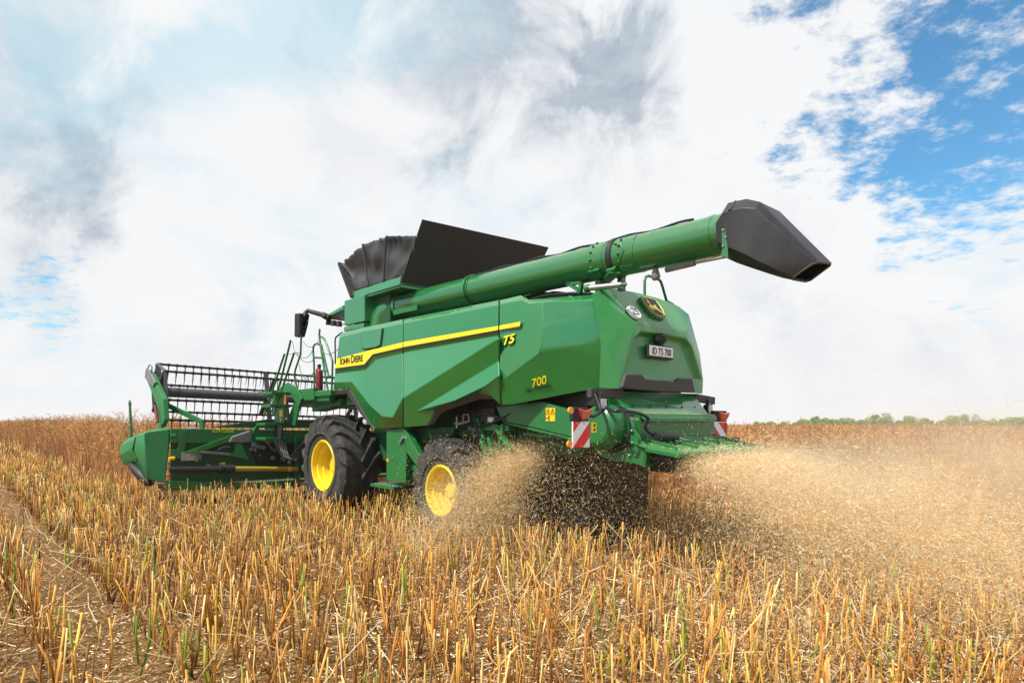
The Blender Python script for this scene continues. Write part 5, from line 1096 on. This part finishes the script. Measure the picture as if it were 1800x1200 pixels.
# ------------------------------------------------------------------ chaff and chopped straw in the air
def make_chaff():
    Q = Soup()
    CH = [(.90, .66, .34), (.84, .55, .22), (.93, .80, .54), (.66, .36, .11), (.95, .90, .76)]
    def fly(n, src, vel, t, drag, fall, turb, size=(.008, .026), w=(.0008, .0022), pr=(.30, .27, .2, .13, .1)):
        k = (1 - np.exp(-drag * t)) / drag
        p = src + vel * k[:, None]; p[:, 2] = src[:, 2] + vel[:, 2] * k - fall * t * t / (t + .25)
        p += RNG.normal(size=p.shape) * turb * (.25 + t[:, None] * 2)
        g = ground_uv(p[:, 0], p[:, 1]); ok = (p[:, 2] > g + .02) & (to_world(p[:, :2])[:, 1] > 3.2)
        p = p[ok]; n = len(p)
        w3 = np.concatenate([to_world(p[:, :2]), p[:, 2:]], 1)
        d = RNG.normal(size=(n, 3)); d /= np.linalg.norm(d, axis=1, keepdims=True)
        vv = vel[ok] + np.array([0, 0, -1.2]); vw = np.concatenate([vv[:, :1] * DU + vv[:, 1:2] * DV, vv[:, 2:]], 1)
        d = d + 1.1 * vw / (np.linalg.norm(vw, axis=1, keepdims=True) + .3); d /= np.linalg.norm(d, axis=1, keepdims=True)
        cls = RNG.uniform(size=n); L = np.where(cls < .62, RNG.uniform(.003, .010, n), np.where(cls < .93, RNG.uniform(size[0], size[1], n), RNG.uniform(.02, .055, n)))
        r = np.where(cls < .62, RNG.uniform(.0006, .0016, n), RNG.uniform(w[0], w[1], n))
        Q.ribbons(w3 - d * L[:, None] / 2, w3 + d * L[:, None] / 2, r, r * .7, pick(CH, n, pr, jit=.12), bend=.12)
    # main fan thrown back by the spreader
    n = 420000
    src = np.stack([np.full(n, -6.85) + RNG.normal(size=n) * .08, RNG.uniform(-.95, .85, n), RNG.uniform(1.14, 1.30, n)], 1)
    a = RNG.uniform(R(-62), R(44), n) + src[:, 1] * .18; sp = RNG.uniform(3.0, 9.5, n)
    vel = np.stack([-np.cos(a) * sp, np.sin(a) * sp, RNG.normal(.25, .6, n)], 1)
    t = RNG.uniform(0, 1, n) ** 1.05 * 1.0
    fly(n, src, vel, t, 1.4, 2.0, .10)
    n = 70000
    src = np.stack([np.full(n, -6.88) + RNG.normal(size=n) * .1, RNG.uniform(-.95, .85, n), RNG.uniform(1.12, 1.32, n)], 1)
    a = RNG.uniform(R(-75), R(50), n); sp = RNG.uniform(2.0, 8.0, n)
    fly(n, src, np.stack([-np.cos(a) * sp, np.sin(a) * sp, RNG.normal(.35, .8, n)], 1), RNG.uniform(0, 1, n) ** 1.3 * .34, 1.6, 1.8, .12, size=(.004, .012), pr=(.2, .1, .3, .02, .38))
    # drifting husks to the right, thin and high
    n = 110000
    src = np.stack([RNG.uniform(-12.5, -6.3, n), RNG.uniform(-5.5, 1.5, n), np.abs(RNG.normal(.6, .5, n))], 1)
    fly(n, src, np.zeros((n, 3)), np.full(n, .01), 1, .1, .2, size=(.006, .018))
    # chaff blown out sideways behind the rear wheel
    n = 110000
    src = np.stack([RNG.normal(-4.75, .16, n), RNG.uniform(.75, 1.05, n), RNG.normal(1.25, .10, n)], 1)
    a = RNG.normal(R(72), R(15), n); sp = RNG.uniform(1.0, 4.6, n)
    vel = np.stack([np.cos(a) * sp * .75, np.sin(a) * sp, RNG.normal(.0, .45, n)], 1)
    fly(n, src, vel, RNG.uniform(0, 1, n) ** .9 * .62, 1.3, 2.4, .09)
    # pieces falling under the tail
    n = 34000
    src = np.stack([RNG.uniform(-6.6, -4.2, n), RNG.uniform(-.6, 2.6, n), RNG.uniform(.05, 1.45, n)], 1)
    fly(n, src, np.zeros((n, 3)), np.full(n, .02), 1, .1, .25, size=(.010, .028))
    # low haze of husks settling behind
    n = 60000
    src = np.stack([RNG.uniform(-9.5, -4.0, n), RNG.uniform(-2.5, 3.6, n), np.abs(RNG.normal(0, .28, n))], 1)
    fly(n, src, np.zeros((n, 3)), np.full(n, .01), 1, .1, .2, size=(.008, .022))
    # bits lying on the board and the chopper ledges
    n = 1500; t = RNG.uniform(0, 1, n); u = -6.45 - .55 * t; v = RNG.uniform(-.98, .98, n); p = np.stack([u, v, 1.452 - .088 * t + .006], 1)
    n2 = 500; p = np.concatenate([p, np.stack([RNG.uniform(-6.42, -6.36, n2), RNG.uniform(-.7, .82, n2), np.full(n2, 1.775)], 1)])
    w3 = np.concatenate([to_world(p[:, :2]), p[:, 2:]], 1); az = RNG.uniform(0, 6.28, len(p)); d = np.stack([np.cos(az), np.sin(az), RNG.normal(size=len(p)) * .1], 1) * RNG.uniform(.004, .016, (len(p), 1))
    Q.ribbons(w3 - d, w3 + d, .0015, .001, pick(CH, len(p), jit=.12), bend=.1)
    o = Q.build('flying_chaff', attr_mat('chaff_flakes', .55, translucent=.35, mottle=.1))
    tag(o, 'pale chaff and chopped straw flying out behind the harvester', 'chaff', kind='stuff')
make_chaff()

def make_dust(rad, centre, dens, colour, label):
    mb = MB(); mb.ball((0, 0, 0), rad, 16)
    m = bpy.data.materials.new('straw_dust'); m.use_nodes = True; nt = m.node_tree; L = nt.links
    nt.nodes.remove(nt.nodes['Principled BSDF'])
    pv = nt.nodes.new('ShaderNodeVolumePrincipled'); pv.inputs['Color'].default_value = colour; pv.inputs['Anisotropy'].default_value = .3
    tc = nt.nodes.new('ShaderNodeTexCoord'); mp = nt.nodes.new('ShaderNodeMapping'); L.new(tc.outputs['Object'], mp.inputs[0]); mp.inputs['Scale'].default_value = tuple(1 / x for x in rad)
    ln = nt.nodes.new('ShaderNodeVectorMath'); ln.operation = 'LENGTH'; L.new(mp.outputs[0], ln.inputs[0])
    mr = nt.nodes.new('ShaderNodeMapRange'); mr.interpolation_type = 'SMOOTHSTEP'; L.new(ln.outputs['Value'], mr.inputs[0]); mr.inputs[1].default_value = 1; mr.inputs[2].default_value = .0; mr.inputs[3].default_value = 0; mr.inputs[4].default_value = 1
    n = nt.nodes.new('ShaderNodeTexNoise'); n.inputs['Scale'].default_value = 1.3; n.inputs['Detail'].default_value = 3; L.new(tc.outputs['Object'], n.inputs['Vector'])
    r2 = nt.nodes.new('ShaderNodeMapRange'); L.new(n.outputs['Fac'], r2.inputs[0]); r2.inputs[1].default_value = .35; r2.inputs[2].default_value = .7
    mu = nt.nodes.new('ShaderNodeMath'); mu.operation = 'MULTIPLY'; L.new(mr.outputs[0], mu.inputs[0]); L.new(r2.outputs[0], mu.inputs[1])
    m2 = nt.nodes.new('ShaderNodeMath'); m2.operation = 'MULTIPLY'; L.new(mu.outputs[0], m2.inputs[0]); m2.inputs[1].default_value = dens; L.new(m2.outputs[0], pv.inputs['Density'])
    L.new(pv.outputs[0], nt.nodes['Material Output'].inputs['Volume'])
    o = mb.build('dust_cloud', m); c = ORG + centre[0] * DU + centre[1] * DV
    o.location = (c[0], c[1], centre[2]); o.rotation_euler = (0, 0, R(132))
    tag(o, label, 'dust', kind='stuff')
make_dust((3.1, 4.6, 1.25), (-9.2, -1.6, .95), .5, (1.0, .90, .70, 1), 'pale straw dust drifting to the right behind the harvester')
make_dust((1.15, 1.7, .50), (-7.9, -.35, 1.02), 1.6, (1.0, .95, .84, 1), 'whitish puff of dust just behind the spreader board')

# ------------------------------------------------------------------ the air over the field
def make_haze():
    mb = MB(); mb.box((-330, -40, -9), (330, 420, 7.5))
    m = bpy.data.materials.new('summer_haze'); m.use_nodes = True; nt = m.node_tree
    nt.nodes.remove(nt.nodes['Principled BSDF'])
    pv = nt.nodes.new('ShaderNodeVolumePrincipled'); pv.inputs['Color'].default_value = (.95, .95, .93, 1); pv.inputs['Density'].default_value = .0005
    nt.links.new(pv.outputs[0], nt.nodes['Material Output'].inputs['Volume'])
    o = mb.build('haze', m); tag(o, 'pale summer haze over the field', 'haze', kind='stuff')
make_haze()
